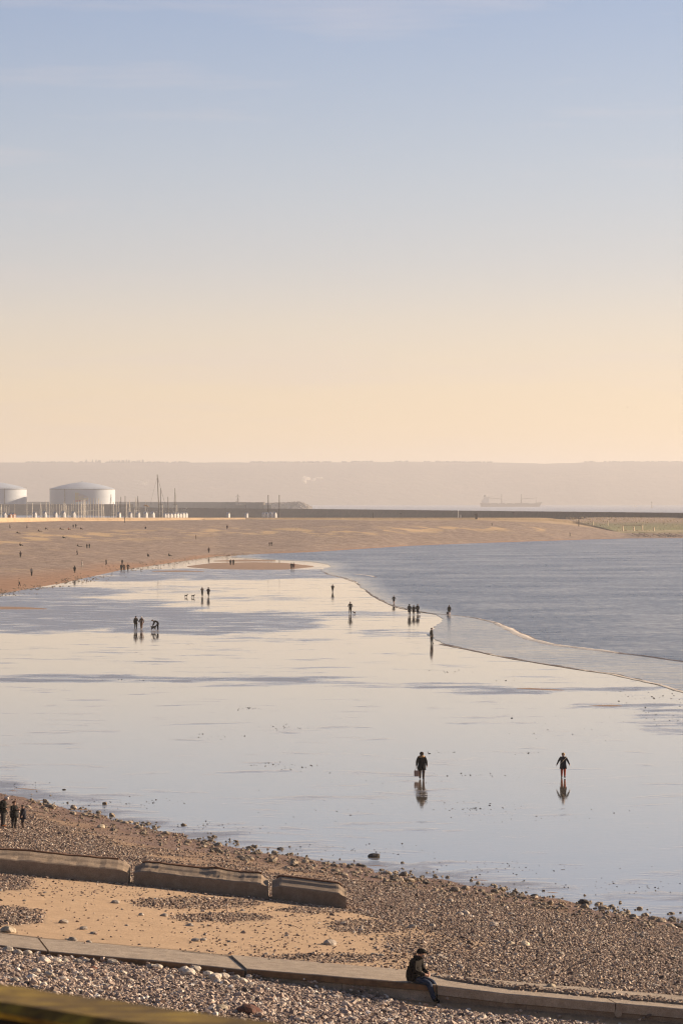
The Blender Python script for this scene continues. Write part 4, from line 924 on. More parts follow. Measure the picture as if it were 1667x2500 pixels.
for (a, b, w) in FR: stone(a, b, w, RFL, 'larger pale flint stone in the shingle before the walkway', 'larger stones before the walkway', lift=.34)
for i in range(40):
    px = rr.uniform(0, 1300); py = KF_Y(px) + rr.uniform(62, 115); stone(px, py, rr.uniform(10, 19), RFL, 'larger pale flint stone in the shingle before the walkway', 'larger stones before the walkway')
RR_ = rocks_for(M_STR)
stone(608, 2474, 46, RR_, 'rusty red-brown lump lying in the shingle behind the timber rail', None, .75, 'rock'); stone(540, 2468, 30, rocks_for(M_STP), 'pale yellowish rock in the shingle beside the rusty lump', None, .8, 'rock')
stone(229, 2367, 18, RR_, 'small brick-red stone before the walkway timber edge', None, .8, 'rock'); stone(870, 2446, 15, rocks_for(M_STP), 'small yellow-tan stone in the shingle below the walkway', None, .9, 'rock'); stone(1012, 2482, 14, RR_, 'small brick-red stone in the shingle by the seated person', None, .9, 'rock')

def pebble_group(name, mats, dmin=.6):
    """instances of a few noisy pebbles on the points of a mesh"""
    ng = bpy.data.node_groups.new(name, 'GeometryNodeTree'); ng.interface.new_socket('Geometry', in_out='INPUT', socket_type='NodeSocketGeometry'); ng.interface.new_socket('Geometry', in_out='OUTPUT', socket_type='NodeSocketGeometry')
    L = ng.links.new; gi = ng.nodes.new('NodeGroupInput'); go = ng.nodes.new('NodeGroupOutput'); join = ng.nodes.new('GeometryNodeJoinGeometry')
    for i in range(5):
        ic = ng.nodes.new('GeometryNodeMeshIcoSphere'); ic.inputs['Radius'].default_value = .5; ic.inputs['Subdivisions'].default_value = 2
        no = ng.nodes.new('ShaderNodeTexNoise'); no.noise_dimensions = '4D'; no.inputs['W'].default_value = i*3.7; no.inputs['Scale'].default_value = 1.6; no.inputs['Detail'].default_value = 1
        sub = ng.nodes.new('ShaderNodeVectorMath'); sub.operation = 'SUBTRACT'; sub.inputs[1].default_value = (.5,.5,.5); L(no.outputs['Color'], sub.inputs[0])
        scl = ng.nodes.new('ShaderNodeVectorMath'); scl.operation = 'SCALE'; scl.inputs['Scale'].default_value = 1.1; L(sub.outputs[0], scl.inputs[0])
        sp = ng.nodes.new('GeometryNodeSetPosition'); L(ic.outputs['Mesh'], sp.inputs['Geometry']); L(scl.outputs[0], sp.inputs['Offset'])
        sm = ng.nodes.new('GeometryNodeSetMaterial'); sm.inputs['Material'].default_value = mats; L(sp.outputs[0], sm.inputs['Geometry'])
        ti = ng.nodes.new('GeometryNodeGeometryToInstance'); L(sm.outputs[0], ti.inputs[0]); L(ti.outputs[0], join.inputs[0])
    iop = ng.nodes.new('GeometryNodeInstanceOnPoints'); L(gi.outputs[0], iop.inputs['Points']); L(join.outputs[0], iop.inputs['Instance']); iop.inputs['Pick Instance'].default_value = True
    ri = ng.nodes.new('FunctionNodeRandomValue'); ri.data_type = 'INT'; ri.inputs['Min'].default_value = 0 if False else 0
    for s_ in ri.inputs:
        if s_.name == 'Max' and s_.type == 'INT': s_.default_value = 4
        if s_.name == 'Min' and s_.type == 'INT': s_.default_value = 0
    L([o_ for o_ in ri.outputs if o_.type == 'INT'][0], iop.inputs['Instance Index'])
    rv = ng.nodes.new('FunctionNodeRandomValue'); rv.data_type = 'FLOAT_VECTOR'; vi = [s_ for s_ in rv.inputs if s_.type == 'VECTOR']; vi[0].default_value = (-.5,-.5,0); vi[1].default_value = (.5,.5,6.28); L([o_ for o_ in rv.outputs if o_.type == 'VECTOR'][0], iop.inputs['Rotation'])
    na = ng.nodes.new('GeometryNodeInputNamedAttribute'); na.data_type = 'FLOAT_VECTOR'; na.inputs['Name'].default_value = 'size'; L([o_ for o_ in na.outputs if o_.type == 'VECTOR'][0], iop.inputs['Scale'])
    L(iop.outputs[0], go.inputs[0]); return ng
def scatter(name, pts, sizes, mat):
    me = bpy.data.meshes.new(name); me.vertices.add(len(pts)); me.vertices.foreach_set('co', np.asarray(pts, dtype=np.float32).ravel())
    a = me.attributes.new('size', 'FLOAT_VECTOR', 'POINT'); a.data.foreach_set('vector', np.asarray(sizes, dtype=np.float32).ravel()); me.materials.append(mat)
    o = link(bpy.data.objects.new(name, me)); md = o.modifiers.new('pebbles', 'NODES'); md.node_group = pebble_group(name, mat); struct(o, 'stuff'); return o
def pebble_mat():
    m, nt, bs = nodes('pebbles'); oi = N(nt, 'ShaderNodeObjectInfo')
    r = cramp(nt, oi.outputs['Random'], [(0, (.045,.028,.02)), (.2, (.14,.086,.058)), (.5, (.255,.168,.118)), (.78, (.36,.252,.18)), (.93, (.50,.39,.29)), (1, (.64,.55,.45))]); nt.links.new(r.outputs[0], bs.inputs['Base Color']); bs.inputs['Roughness'].default_value = .62; return m
M_PEB = pebble_mat()
M_PEBF = M_PEB.copy(); M_PEBF.name = 'flint pebbles'
for el in [n_ for n_ in M_PEBF.node_tree.nodes if n_.type == 'VALTORGB'][0].color_ramp.elements: c_ = el.color; el.color = (min(.8, c_[0]*1.22+.02), min(.75, c_[1]*1.3+.02), min(.7, c_[2]*1.4+.02), 1)
def build_pebbles():
    gp = np.arange(-60, 1740, 12.0); gd = np.arange(70, 184, .4); Z = np.zeros((len(gp), len(gd))); D = np.zeros_like(Z)
    for i, px in enumerate(gp):
        ds, kf = d_shore(px), d_kf(px); kb = kf + KW(px)
        for j, d in enumerate(gd):
            if d > ds + 3: continue
            z = near_z(px, d) if not (kf - .0 < d < kb) else KZ(px)
            Z[i, j] = z; D[i, j] = 0 if kf - .08 < d < kb - .15 else shingle_density(px, pyof(d, z), (px-CX)*d/F, d)
    n0 = 780000; ymin, ymax = 70.0, 182.0
    y = RNG.uniform(ymin, ymax, n0); x = RNG.uniform(-.113, .113, n0)*y; keepa = RNG.uniform(0, 1, n0) < y/ymax; x, y = x[keepa], y[keepa]
    px = CX + F*x/y; fi = (px - gp[0])/12.0; fj = (y - gd[0])/.4; ok = (fi >= 0) & (fi < len(gp)-1.01) & (fj >= 0) & (fj < len(gd)-1.01); x, y, fi, fj, px = x[ok], y[ok], fi[ok], fj[ok], px[ok]
    i0, j0 = fi.astype(int), fj.astype(int); a, b = fi-i0, fj-j0
    bil = lambda A: A[i0,j0]*(1-a)*(1-b) + A[i0+1,j0]*a*(1-b) + A[i0,j0+1]*(1-a)*b + A[i0+1,j0+1]*a*b
    dn = bil(D); z = bil(Z); py = HZ + F*(CAMH - z)/y; kfy = KF_Y(px)
    keep = (RNG.uniform(0, 1, len(x)) < dn) & (z > .0) & (py < 2540)
    kfd = np.array([d_kf(p_) for p_ in gp]); kfl = np.interp(px, gp, kfd); kwl = KW(px)
    keep &= ~((y > kfl - .07) & (y < kfl + kwl - .1))
    x, y, z, dn, py, kfl = x[keep], y[keep], z[keep], dn[keep], py[keep], kfl[keep]
    s = .052*np.exp(RNG.normal(0, .36, len(x))); s = np.where(y < kfl, s*1.35, s); s = np.where(dn < .3, s*.95, s); s = np.clip(s, .03, .24)
    fl = RNG.uniform(.5, .85, len(x)); sizes = np.stack([s*RNG.uniform(.8, 1.35, len(x)), s, s*fl], 1)
    pts = np.stack([x, y, z + s*fl*RNG.uniform(.0, .32, len(x))], 1); fr = y < kfl; scatter('pebbles', pts[~fr], sizes[~fr], M_PEB); scatter('flint_shingle', pts[fr], sizes[fr], M_PEBF)
build_pebbles()
def build_flecks():
    """dark weed, footprints' clods and tiny stones strewn over the wet flat, and stones along the far water's edge"""
    P, Sz = [], []; r_ = random.Random(77)
    cl = [(700,1775,60,5,16), (690,1870,70,8,22), (520,1800,60,8,14), (1150,1975,80,3,26), (1090,1960,70,6,10), (1150,1892,90,4,18), (1570,1705,80,18,26), (1520,1690,50,10,12), (1240,1660,40,4,8), (1600,1745,60,14,14), (480,1573,20,2,4), (605,1730,30,4,14), (1060,1838,80,4,10), (1260,1840,60,6,5),
          (300,1960,160,12,40), (520,2020,160,14,40), (900,2075,200,16,40), (1250,2120,200,18,50), (1500,2165,160,18,50), (1330,1990,200,30,22), (850,1985,120,25,10), (60,1915,80,10,16), (1100,1640,60,5,10), (260,1660,200,10,10), (1420,1780,160,30,14), (800,1900,200,30,10)]
    for (cx, cy, sx_, sy_, n) in cl:
        for i in range(int(n*1.6)):
            px, py = r_.gauss(cx, sx_*.6), r_.gauss(cy, sy_*.6)
            if py > SH_Y(px) - 1 or px > SEA_L(py) - 6: continue
            p = at(px, py); s = r_.uniform(.5, 1.0)*r_.choice((1.4, 1.9, 2.6, 4.2))*p.y/F; P.append((p.x, p.y, .005)); Sz.append((s*1.3, s*1.3, min(.03, s*.22)))
    scatter('seaweed', P, Sz, simple('dark weed', (.035,.026,.02), .6, .4, 5))
    P, Sz = [], []
    for i in range(900):
        px = r_.uniform(-20, 620); t = r_.gauss(.0, .5); py = FS_Y(px) + t*np.interp(px, [0, 250, 620], [11, 15, 4])
        p = at(px, py) if py > FS_Y(px) else far_pt(px, py)
        if fbm(p.x, p.y, .05, 17) < -.15: continue
        s = r_.uniform(.10, .30); P.append((p.x, p.y, p.z + .03)); Sz.append((s*1.4, s, s*.6))
    scatter('shore_stones', P, Sz, M_STW)
    P, Sz = [], []
    for i in range(1900):
        px = r_.uniform(60, 1700); py = SH_Y(px) + r_.gauss(12, 13)
        if fbm(px*.02, 0, 1.0, 91) + .5*fbm(px*.1, py*.05, 1.0, 93) < -.12: continue
        p = near_pt(px, py) if py > SH_Y(px) else at(px, py); s = .06*math.exp(r_.gauss(.35, .45)); P.append((p.x, p.y, p.z + s*.1)); Sz.append((s*1.3, s, s*.75))
    scatter('edge_stones', P, Sz, M_STW)
build_flecks()

# ------------------------------------------------------------------ timber rail close to the camera
def build_rail():
    a = at(0, 2400, 14.9); b = at(700, 2500, 14.9); u = (b-a).normalized(); nrm = Vector((u.y, -u.x, 0))
    if nrm.y > 0: nrm = -nrm
    p0, p1 = a - u*2.2, a + u*1.9; c = (p0+p1)/2; e = empty('timber_rail', Vector((c.x, c.y, 13.9))); tag(e, 'lichen-yellow weathered timber handrail crossing the lower corner', 'railing'); o = e.location
    m, nt, bs = nodes('lichen timber'); pos = geo_pos(nt); mpn = N(nt, 'ShaderNodeMapping'); mpn.inputs['Rotation'].default_value = (0, 0, -math.atan2(u.y, u.x)); mpn.inputs['Scale'].default_value = (3, 16, 16); nt.links.new(pos, mpn.inputs[0])
    n = noise_node(nt, 1.0, 6, .65, mpn.outputs[0]); n2 = noise_node(nt, 7, 5, .6, pos)
    r = cramp(nt, n.outputs[0], [(.34, (.06,.03,.004)), (.5, (.22,.135,.012)), (.66, (.42,.285,.022))]); g = cramp(nt, n2.outputs[0], [(.4, (.5,.45,.3)), (.6, (1,1,1))])
    f = N(nt, 'ShaderNodeMix', data_type='RGBA', blend_type='MULTIPLY'); f.inputs['Factor'].default_value = 1; nt.links.new(r.outputs[0], f.inputs['A']); nt.links.new(g.outputs[0], f.inputs['B']); nt.links.new(f.outputs['Result'], bs.inputs['Base Color']); bs.inputs['Roughness'].default_value = .85; bump(nt, n.outputs[0], .5, .01, bs)
    prof = [(0, -.03), (.0, -.012), (.012, 0), (.19, 0), (.215, -.02), (.20, -.035)]; bm = bmesh.new(); pr = None
    for i in range(60):
        t = i/59; q = p0 + (p1-p0)*t - o; ring = [bm.verts.new(q + nrm*w + Vector((0,0,h + .006*fbm(t*20, w*4, 1, 3)))) for w, h in prof]
        if pr:
            for j in range(len(ring)): bm.faces.new((pr[j], pr[(j+1) % 6], ring[(j+1) % 6], ring[j]))
        else: bm.faces.new(ring)
        pr = ring
    bm.faces.new(pr[::-1]); bm_obj('top_board', bm, m, e)
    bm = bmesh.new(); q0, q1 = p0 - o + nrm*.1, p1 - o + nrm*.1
    hexa(bm, [q0 - nrm*.05 + Vector((0,0,-.75)), q1 - nrm*.05 + Vector((0,0,-.75)), q1 + nrm*.05 + Vector((0,0,-.75)), q0 + nrm*.05 + Vector((0,0,-.75))], [q0 - nrm*.05 + Vector((0,0,-.052)), q1 - nrm*.05 + Vector((0,0,-.052)), q1 + nrm*.05 + Vector((0,0,-.052)), q0 + nrm*.05 + Vector((0,0,-.052))]); bm_obj('rail_shade_board', bm, simple('shade black timber', (.012,.008,.006), .9, .3, 5), e)  # tall board coloured near-black: the shade below the rail is painted in
    for t in (.02, .5, .98):
        q = p0 + (p1-p0)*t - o + nrm*.1; bm = bmesh.new(); box(bm, q + Vector((0,0,-.62)), (.1,.1,.84), math.atan2(u.y, u.x)); bm_obj('post', bm, M_TIMBER, e)
build_rail()

# ------------------------------------------------------------------ people and dogs
BASE = dict(pelvis=(0,0,.53,.078), spine=(0,.004,.63,.075), chest=(0,.004,.735,.085), neckb=(0,.004,.815,.05), neck=(0,-.004,.855,.034), head=(0,-.014,.905,.052), crown=(0,-.004,.957,.046))
for s_, k_ in ((1, 'l'), (-1, 'r')):
    BASE.update({'sh'+k_: (s_*.092,.004,.795,.046), 'el'+k_: (s_*.122,.016,.645,.036), 'wr'+k_: (s_*.130,-.02,.505,.025), 'ha'+k_: (s_*.130,-.032,.455,.02),
                 'hi'+k_: (s_*.048,0,.50,.062), 'kn'+k_: (s_*.052,-.012,.285,.046), 'an'+k_: (s_*.054,.01,.05,.030), 'to'+k_: (s_*.06,-.075,.024,.025)})
EDG = [('pelvis','spine',1), ('spine','chest',1), ('chest','neckb',1), ('neckb','neck',0), ('neck','head',0), ('head','crown',0)]
for k_ in 'lr': EDG += [('chest','sh'+k_,1), ('sh'+k_,'el'+k_,1), ('el'+k_,'wr'+k_,1), ('wr'+k_,'ha'+k_,0), ('pelvis','hi'+k_,2), ('hi'+k_,'kn'+k_,2), ('kn'+k_,'an'+k_,3), ('an'+k_,'to'+k_,4)]
def sym(**kw):
    out = {}
    for k, v in kw.items():
        if k.endswith('_'): out[k[:-1]+'l'] = v; out[k[:-1]+'r'] = (-v[0],) + v[1:]
        else: out[k] = v
    return out
WALK = dict(knl=(.05,-.075,.295), anl=(.052,-.115,.075), tol=(.056,-.195,.05), knr=(-.05,-.005,.285), anr=(-.052,.105,.075), tor=(-.056,.04,.022))
POSES = {
 'stand': {}, 'apart': dict(knl=(.085,-.01,.285), anl=(.115,.01,.05), tol=(.15,-.055,.024), knr=(-.07,0,.285), anr=(-.075,.01,.05), tor=(-.1,-.065,.024)),
 'walk': dict(WALK, ell=(.125,.05,.645), wrl=(.13,.06,.51), hal=(.13,.055,.46), elr=(-.125,-.02,.645), wrr=(-.13,-.09,.52), har=(-.13,-.11,.47)),
 'armsout': dict(WALK, **sym(el_=(.155,.012,.665), wr_=(.205,-.005,.545), ha_=(.225,-.015,.50))),
 'carry': dict(WALK, **sym(el_=(.13,.012,.65), wr_=(.142,-.012,.515), ha_=(.142,-.02,.465))),
 'pockets': dict(WALK, **sym(el_=(.155,.04,.655), wr_=(.115,-.055,.56), ha_=(.085,-.085,.54))),
 'hold': sym(el_=(.125,-.03,.65), wr_=(.05,-.13,.70), ha_=(.025,-.16,.72)),
 'reach': dict(ell=(.14,-.03,.665), wrl=(.20,-.07,.57), hal=(.225,-.085,.535)),
 'lookdown': dict(neck=(0,-.035,.845,.034), head=(0,-.075,.875,.052), crown=(0,-.10,.915,.046), chest=(0,-.012,.735,.085), neckb=(0,-.015,.81,.05), **sym(el_=(.125,.02,.645), wr_=(.09,-.09,.58), ha_=(.06,-.125,.565))),
 'bend': dict(spine=(0,-.05,.60), chest=(0,-.165,.635), neckb=(0,-.235,.635), neck=(0,-.27,.635), head=(0,-.315,.655), crown=(0,-.355,.68), **sym(sh_=(.085,-.20,.61), el_=(.09,-.25,.465), wr_=(.075,-.30,.345), ha_=(.07,-.315,.30), kn_=(.052,-.01,.28))),
 'sit': dict(pelvis=(0,0,.075), spine=(0,.03,.17), chest=(0,.045,.275), neckb=(0,.025,.355), neck=(0,.012,.392), head=(0,-.008,.44), crown=(0,0,.49), **sym(sh_=(.092,.04,.335), el_=(.12,-.04,.215), wr_=(.07,-.17,.215), ha_=(.05,-.21,.21), hi_=(.05,-.03,.075), kn_=(.062,-.225,.205), an_=(.062,-.385,.045), to_=(.064,-.44,.075))),
 'recline': dict(pelvis=(0,0,.07), spine=(0,.07,.14), chest=(0,.13,.22), neckb=(0,.16,.29), neck=(0,.16,.325), head=(0,.15,.375), crown=(0,.165,.42), **sym(sh_=(.092,.14,.265), el_=(.13,.21,.13), wr_=(.13,.23,.03), ha_=(.13,.20,.02), hi_=(.05,-.03,.07), kn_=(.06,-.23,.10), an_=(.06,-.45,.04), to_=(.06,-.47,.10))),
 'bench': dict(pelvis=(0,.0,.335), spine=(0,.015,.43), chest=(0,-.012,.535), neckb=(0,-.045,.615), neck=(0,-.07,.648), head=(0,-.10,.69), crown=(0,-.095,.742), **sym(sh_=(.092,-.03,.60), el_=(.118,-.055,.455), wr_=(.06,-.165,.40), ha_=(.02,-.20,.385), hi_=(.05,-.03,.325), kn_=(.056,-.235,.285), an_=(.058,-.31,.05), to_=(.062,-.39,.025)))}
def skin_mesh(name, J, edges, sub, detail=False):
    names = list(J.keys()); idx = {n: i for i, n in enumerate(names)}
    me = bpy.data.meshes.new(name); me.from_pydata([J[n][:3] for n in names], [(idx[a], idx[b]) for a, b, _ in edges], [])
    o = link(bpy.data.objects.new(name, me)); sk = o.modifiers.new('skin', 'SKIN'); sk.use_smooth_shade = True
    lay = me.skin_vertices[0].data if me.skin_vertices else None
    if lay is None:
        bm = bmesh.new(); bm.from_mesh(me); bm.verts.layers.skin.verify(); bm.to_mesh(me); bm.free(); lay = me.skin_vertices[0].data
    for i, n in enumerate(names): r_ = J[n][3]; lay[i].radius = (r_, r_); lay[i].use_root = (i == 0)
    ss = o.modifiers.new('sub', 'SUBSURF'); ss.levels = sub; ss.render_levels = sub
    dg = bpy.context.evaluated_depsgraph_get(); out = bpy.data.meshes.new_from_object(o.evaluated_get(dg)); out.name = name
    bpy.data.objects.remove(o); bpy.data.meshes.remove(me)
    segs = [(Vector(J[a][:3]), Vector(J[b][:3]), J[a][3], J[b][3], m) for a, b, m in edges]
    for p in out.polygons:
        c = p.center; best = 9; bm_ = 1
        for a, b, ra, rb, m in segs:
            ab = b-a; t = max(0, min(1, (c-a).dot(ab)/max(1e-9, ab.length_squared))); dd = (c - (a+ab*t)).length - (ra + (rb-ra)*t)
            if dd < best: best = dd; bm_ = m
        p.material_index = bm_
    out.polygons.foreach_set('use_smooth', [True]*len(out.polygons)); return out
def joints(pose):
    J = {}
    for n, v in BASE.items(): q = POSES[pose].get(n, v); J[n] = tuple(q) if len(q) == 4 else tuple(q) + (v[3],)
    return J
BODY = {}; MINZ = {}
def add_detail(me, J):
    """fingers, nose, eyes and ears added to the continuous figure"""
    bm = bmesh.new(); bm.from_mesh(me)
    for s_, k_ in ((1, 'l'), (-1, 'r')):
        w, h = Vector(J['wr'+k_][:3]), Vector(J['ha'+k_][:3]); ax = (h-w).normalized(); side = ax.cross(Vector((1,0,0))); side = side.normalized() if side.length > .1 else Vector((0,1,0)); palm = ax.cross(side).normalized()
        for i, ln in enumerate((.036, .042, .039, .03)):
            b0 = h + side*(i-1.5)*.0095; k1 = b0 + ax*ln*.55 + palm*.004*s_; tube(bm, b0 - ax*.012, k1, .0056, .0052, 5); tube(bm, k1, k1 + ax*ln*.45 + palm*.012*s_, .0052, .004, 5)
        b0 = h - ax*.022 - side*.014; tube(bm, b0, b0 + ax*.028 - side*.014, .0062, .0048, 5)
    hd, cr_, nk = Vector(J['head'][:3]), Vector(J['crown'][:3]), Vector(J['neck'][:3]); up = (cr_-nk).normalized(); fw = (Vector((0,-1,0)) - up*up.dot(Vector((0,-1,0)))).normalized(); sd = up.cross(fw)
    n0 = len(bm.faces); c = hd + up*.012
    tube(bm, c + fw*.046 + up*.012, c + fw*.062 - up*.010, .004, .008, 6)
    for q in (-1, 1):
        tube(bm, c + sd*q*.047 + up*.004, c + sd*q*.054 + up*.002, .012, .009, 6)
        bmesh.ops.create_icosphere(bm, subdivisions=1, radius=.0055, matrix=Matrix.Translation(c + fw*.046 + sd*q*.018 + up*.012))
    tube(bm, c + fw*.047 + sd*.014 - up*.022, c + fw*.047 - sd*.014 - up*.022, .004, .004, 5)
    bm.to_mesh(me); bm.free()
def body(pose, detail):
    key = (pose, detail)
    if key not in BODY:
        J = joints(pose); me = skin_mesh('person_' + pose, J, EDG, 2 if detail else 1)
        if detail: add_detail(me, J)
        BODY[key] = (me, J); MINZ[me.name] = min(v.co.z for v in me.vertices) + .006
    return BODY[key]
def cloth(c, r=.8): return simple('cloth %.3f %.3f %.3f' % c, c, r, .25, 14, .004, obj=True, spec=.12)
SKIN = simple('skin', (.46,.26,.18), .55, .12, 20, obj=True)
BLK, NAVY, GREY, BRN, RED, WHT, BEIGE, JEAN, DKB, OLV = (.006,.0055,.006), (.010,.012,.024), (.16,.15,.15), (.13,.065,.035), (.30,.035,.025), (.72,.68,.62), (.50,.40,.29), (.022,.035,.07), (.018,.011,.008), (.06,.06,.04)
CAPS = {}
def head_cap(J, kind):
    """hair, hat or hood shell around the head, in unit-height space"""
    hd, cr_, nk = Vector(J['head'][:3]), Vector(J['crown'][:3]), Vector(J['neck'][:3]); up = (cr_-nk).normalized(); fw = (Vector((0,-1,0)) - up*up.dot(Vector((0,-1,0)))).normalized(); sd = up.cross(fw)
    bm = bmesh.new(); c = hd + up*.020 - fw*.006; n, m = 14, 9; drop = {'short': -.15, 'hat': .12, 'cap': -.35, 'hood': -.75, 'long': -.95, 'bobble': .05}[kind]; rx, ry, rz = {'short': (.056,.064,.062), 'hat': (.058,.066,.068), 'cap': (.059,.067,.060), 'hood': (.070,.078,.074), 'long': (.060,.068,.066), 'bobble': (.061,.068,.072)}[kind]
    rings = []
    for j in range(m):
        row = []
        for i in range(n):
            a = 2*math.pi*i/n; front = .5 + .5*math.cos(a)          # 1 at the face
            lowest = drop + (front**3)*({'short': .55, 'hat': .12, 'cap': .65, 'hood': 1.15, 'long': 1.4, 'bobble': .1}[kind])
            sn = lowest + (1-lowest)*j/(m-1); el = math.asin(max(-.99, min(1, sn))); cs = max(math.cos(el), .62 if sn < 0 and kind in ('long', 'hood') else 0)
            row.append(bm.verts.new(c + fw*(ry*cs*math.cos(a)) + sd*(rx*cs*math.sin(a)) + up*(rz*sn*(1.15 if sn < 0 and kind == 'long' else 1))))
        rings.append(row)
    for a, b in zip(rings[:-1], rings[1:]):
        for i in range(n): bm.faces.new((a[i], a[(i+1) % n], b[(i+1) % n], b[i]))
    if kind == 'cap': hexa(bm, [c + fw*.05 + sd*.03 + up*.018, c + fw*.105 + sd*.022 + up*.010, c + fw*.105 - sd*.022 + up*.010, c + fw*.05 - sd*.03 + up*.018], [c + fw*.05 + sd*.03 + up*.026, c + fw*.105 + sd*.022 + up*.016, c + fw*.105 - sd*.022 + up*.016, c + fw*.05 - sd*.03 + up*.026])
    if kind == 'bobble': bmesh.ops.create_icosphere(bm, subdivisions=2, radius=.024, matrix=Matrix.Translation(c + up*.085))
    return bm
def skirt(J, hem, fl):
    """coat shell from the shoulders down to the hem"""
    pv, sp, ch, nb = (Vector(J[k][:3]) for k in ('pelvis', 'spine', 'chest', 'neckb')); bm = bmesh.new(); n = 18; pr = None
    line = [(nb + Vector((0,0,.012)), .05, .046), (nb + (ch-nb)*.4, .086, .072), (ch, .103, .09), (sp, .101, .09), (pv, .109, .096), (Vector((pv.x, pv.y, hem + .06)), .116+fl, .102+fl), (Vector((pv.x, pv.y, hem)), .119+fl, .104+fl), (Vector((pv.x, pv.y, hem + .004)), .108+fl, .094+fl)]
    for c, rx, ry in line:
        ring = [bm.verts.new(c + Vector((math.cos(2*math.pi*i/n)*rx*(1+.04*math.sin(i*2.3 + c.z*20)), math.sin(2*math.pi*i/n)*ry*(1+.04*math.sin(i*1.7)), .006*math.sin(i*2.1)))) for i in range(n)]
        if pr:
            for i in range(n): bm.faces.new((pr[i], pr[(i+1) % n], ring[(i+1) % n], ring[i]))
        pr = ring
    return bm
PERSONS = []
def person(p, H, pose, face, label, jacket=BLK, trousers=BLK, shin=None, shoe=BLK, cap='short', capcol=DKB, hem=None, detail=False, group=None, z_off=0.0, wide=1.12):
    """face: heading in degrees, 0 looks at the camera, 90 looks right"""
    me, J = body(pose, detail); o = link(bpy.data.objects.new('person', me.copy() if False else me))
    mats = [SKIN, cloth(jacket), cloth(trousers), cloth(shin) if shin and shin != 'skin' else (SKIN if shin == 'skin' else cloth(trousers)), SKIN if shoe == 'skin' else cloth(shoe)]
    if len(me.materials) == 0:
        for m_ in mats: me.materials.append(m_)
    for i, m_ in enumerate(mats): o.material_slots[i].link = 'OBJECT'; o.material_slots[i].material = m_
    o.location = Vector(p) + Vector((0, 0, z_off - (MINZ[me.name]*H if pose != 'bench' else 0))); o.scale = (H*wide, H*wide, H); o.rotation_euler = (0, 0, R(face)); tag(o, label, 'person', group)
    if cap:
        key = (pose, cap)
        if key not in CAPS: bm = head_cap(J, cap); CAPS[key] = bm_obj('x', bm, None, None, True); mm = CAPS[key].data; ob = CAPS[key]; bpy.data.objects.remove(ob); CAPS[key] = mm; mm.materials.append(cloth(DKB))
        c = link(bpy.data.objects.new({'short': 'hair', 'long': 'hair', 'hat': 'hat', 'cap': 'cap', 'hood': 'hood', 'bobble': 'hat'}[cap], CAPS[key])); c.parent = o; c.material_slots[0].link = 'OBJECT'; c.material_slots[0].material = cloth(capcol)
    if hem:
        key = (pose, 'skirt', hem)
        if key not in CAPS: ob = bm_obj('coat', skirt(J, hem, .004), None, None, True); CAPS[key] = ob.data; ob.data.materials.append(cloth(BLK)); bpy.data.objects.remove(ob)
        c = link(bpy.data.objects.new('coat', CAPS[key])); c.parent = o; c.material_slots[0].link = 'OBJECT'; c.material_slots[0].material = cloth(jacket)
    PERSONS.append((round(H, 2), label)); return o
def flat(px, py, hpx, *a, **k): p = at(px, py); return person(p, hpx*p.y/F, *a, **k)
def far(px, py, hpx, *a, **k): p = far_pt(px, py); return person(p, min(1.8, max(1.4, hpx*p.y/F)), *a, z_off=-.02, **k)

# the walkers on the wet flat
w1 = flat(1029, 1903, 70, 'carry', 176, 'person in black parka with tan fur collar walking away with a bag', BLK, (.06,.045,.045), shoe=DKB, cap='long', capcol=(.05,.028,.016), hem=.36, detail=True, wide=1.25)
bm = bmesh.new(); lathe(bm, [(.05,.862), (.082,.845), (.098,.818), (.088,.795), (.06,.80)], 16); c = bm_obj('fur_collar', bm, cloth((.42,.25,.12)), w1, True)
def bag(person_o, side, label, col, w=.30, h=.30):
    J = BODY[[k for k, v in BODY.items() if v[0] == person_o.data][0]][1]; hnd = Vector(J['ha'+side][:3]); bpy.context.view_layer.update(); hw = person_o.matrix_world @ hnd
    e = empty('bag', hw + Vector((0,0,-.05-.17-h)), person_o.rotation_euler.z); tag(e, label, 'bag')
    bm = bmesh.new(); hexa(bm, [(-w*.45,-.06,0), (w*.45,-.06,0), (w*.45,.06,0), (-w*.45,.06,0)], [(-w*.5,-.07,h), (w*.5,-.07,h), (w*.5,.07,h), (-w*.5,.07,h)]); bmesh.ops.bevel(bm, geom=bm.edges[:], offset=.015, segments=2, affect='EDGES'); bm_obj('pouch', bm, cloth(col), e)
    for y in (-.05, .05):
        bm = bmesh.new(); pts = [Vector((-w*.3, y, h-.01)), Vector((-w*.18, y*.6, h+.11)), Vector((0, y*.2, h+.17)), Vector((w*.18, y*.6, h+.11)), Vector((w*.3, y, h-.01))]
        for a, b in zip(pts[:-1], pts[1:]): tube(bm, a, b, .011, .011, 5)
        bm_obj('handle', bm, cloth(col), e)
    return e
bag(w1, 'l', 'pinkish beige tote bag hanging from the hand of the walker in a parka', (.40,.27,.23), .30, .34)
w2 = flat(1374, 1899, 64, 'armsout', -4, 'person in navy coat, white sash and red trousers walking on wet sand', NAVY, (.34,.07,.04), shoe=DKB, cap='long', capcol=(.46,.31,.15), hem=.37, detail=True)
bm = bmesh.new(); n = 26; pr = None
for i in range(n):
    a = 2*math.pi*i/n; q = Vector((math.cos(a)*.112, math.sin(a)*.108, .68 + math.cos(a)*.135)); r0 = Vector((0, 0, .014)); cu = [bm.verts.new(q - r0), bm.verts.new(q + r0)]; 
    if pr: bm.faces.new((pr[0], cu[0], cu[1], pr[1]))
    else: st0 = cu
    pr = cu
bm.faces.new((pr[0], st0[0], st0[1], pr[1])); bmesh.ops.solidify(bm, geom=bm.faces[:], thickness=.006); bm_obj('sash', bm, cloth((.62,.55,.47)), w2)
flat(1053, 1571, 39.5, 'apart', 60, 'person in black standing legs apart at the swash edge', BLK, BLK, cap='short', detail=True)
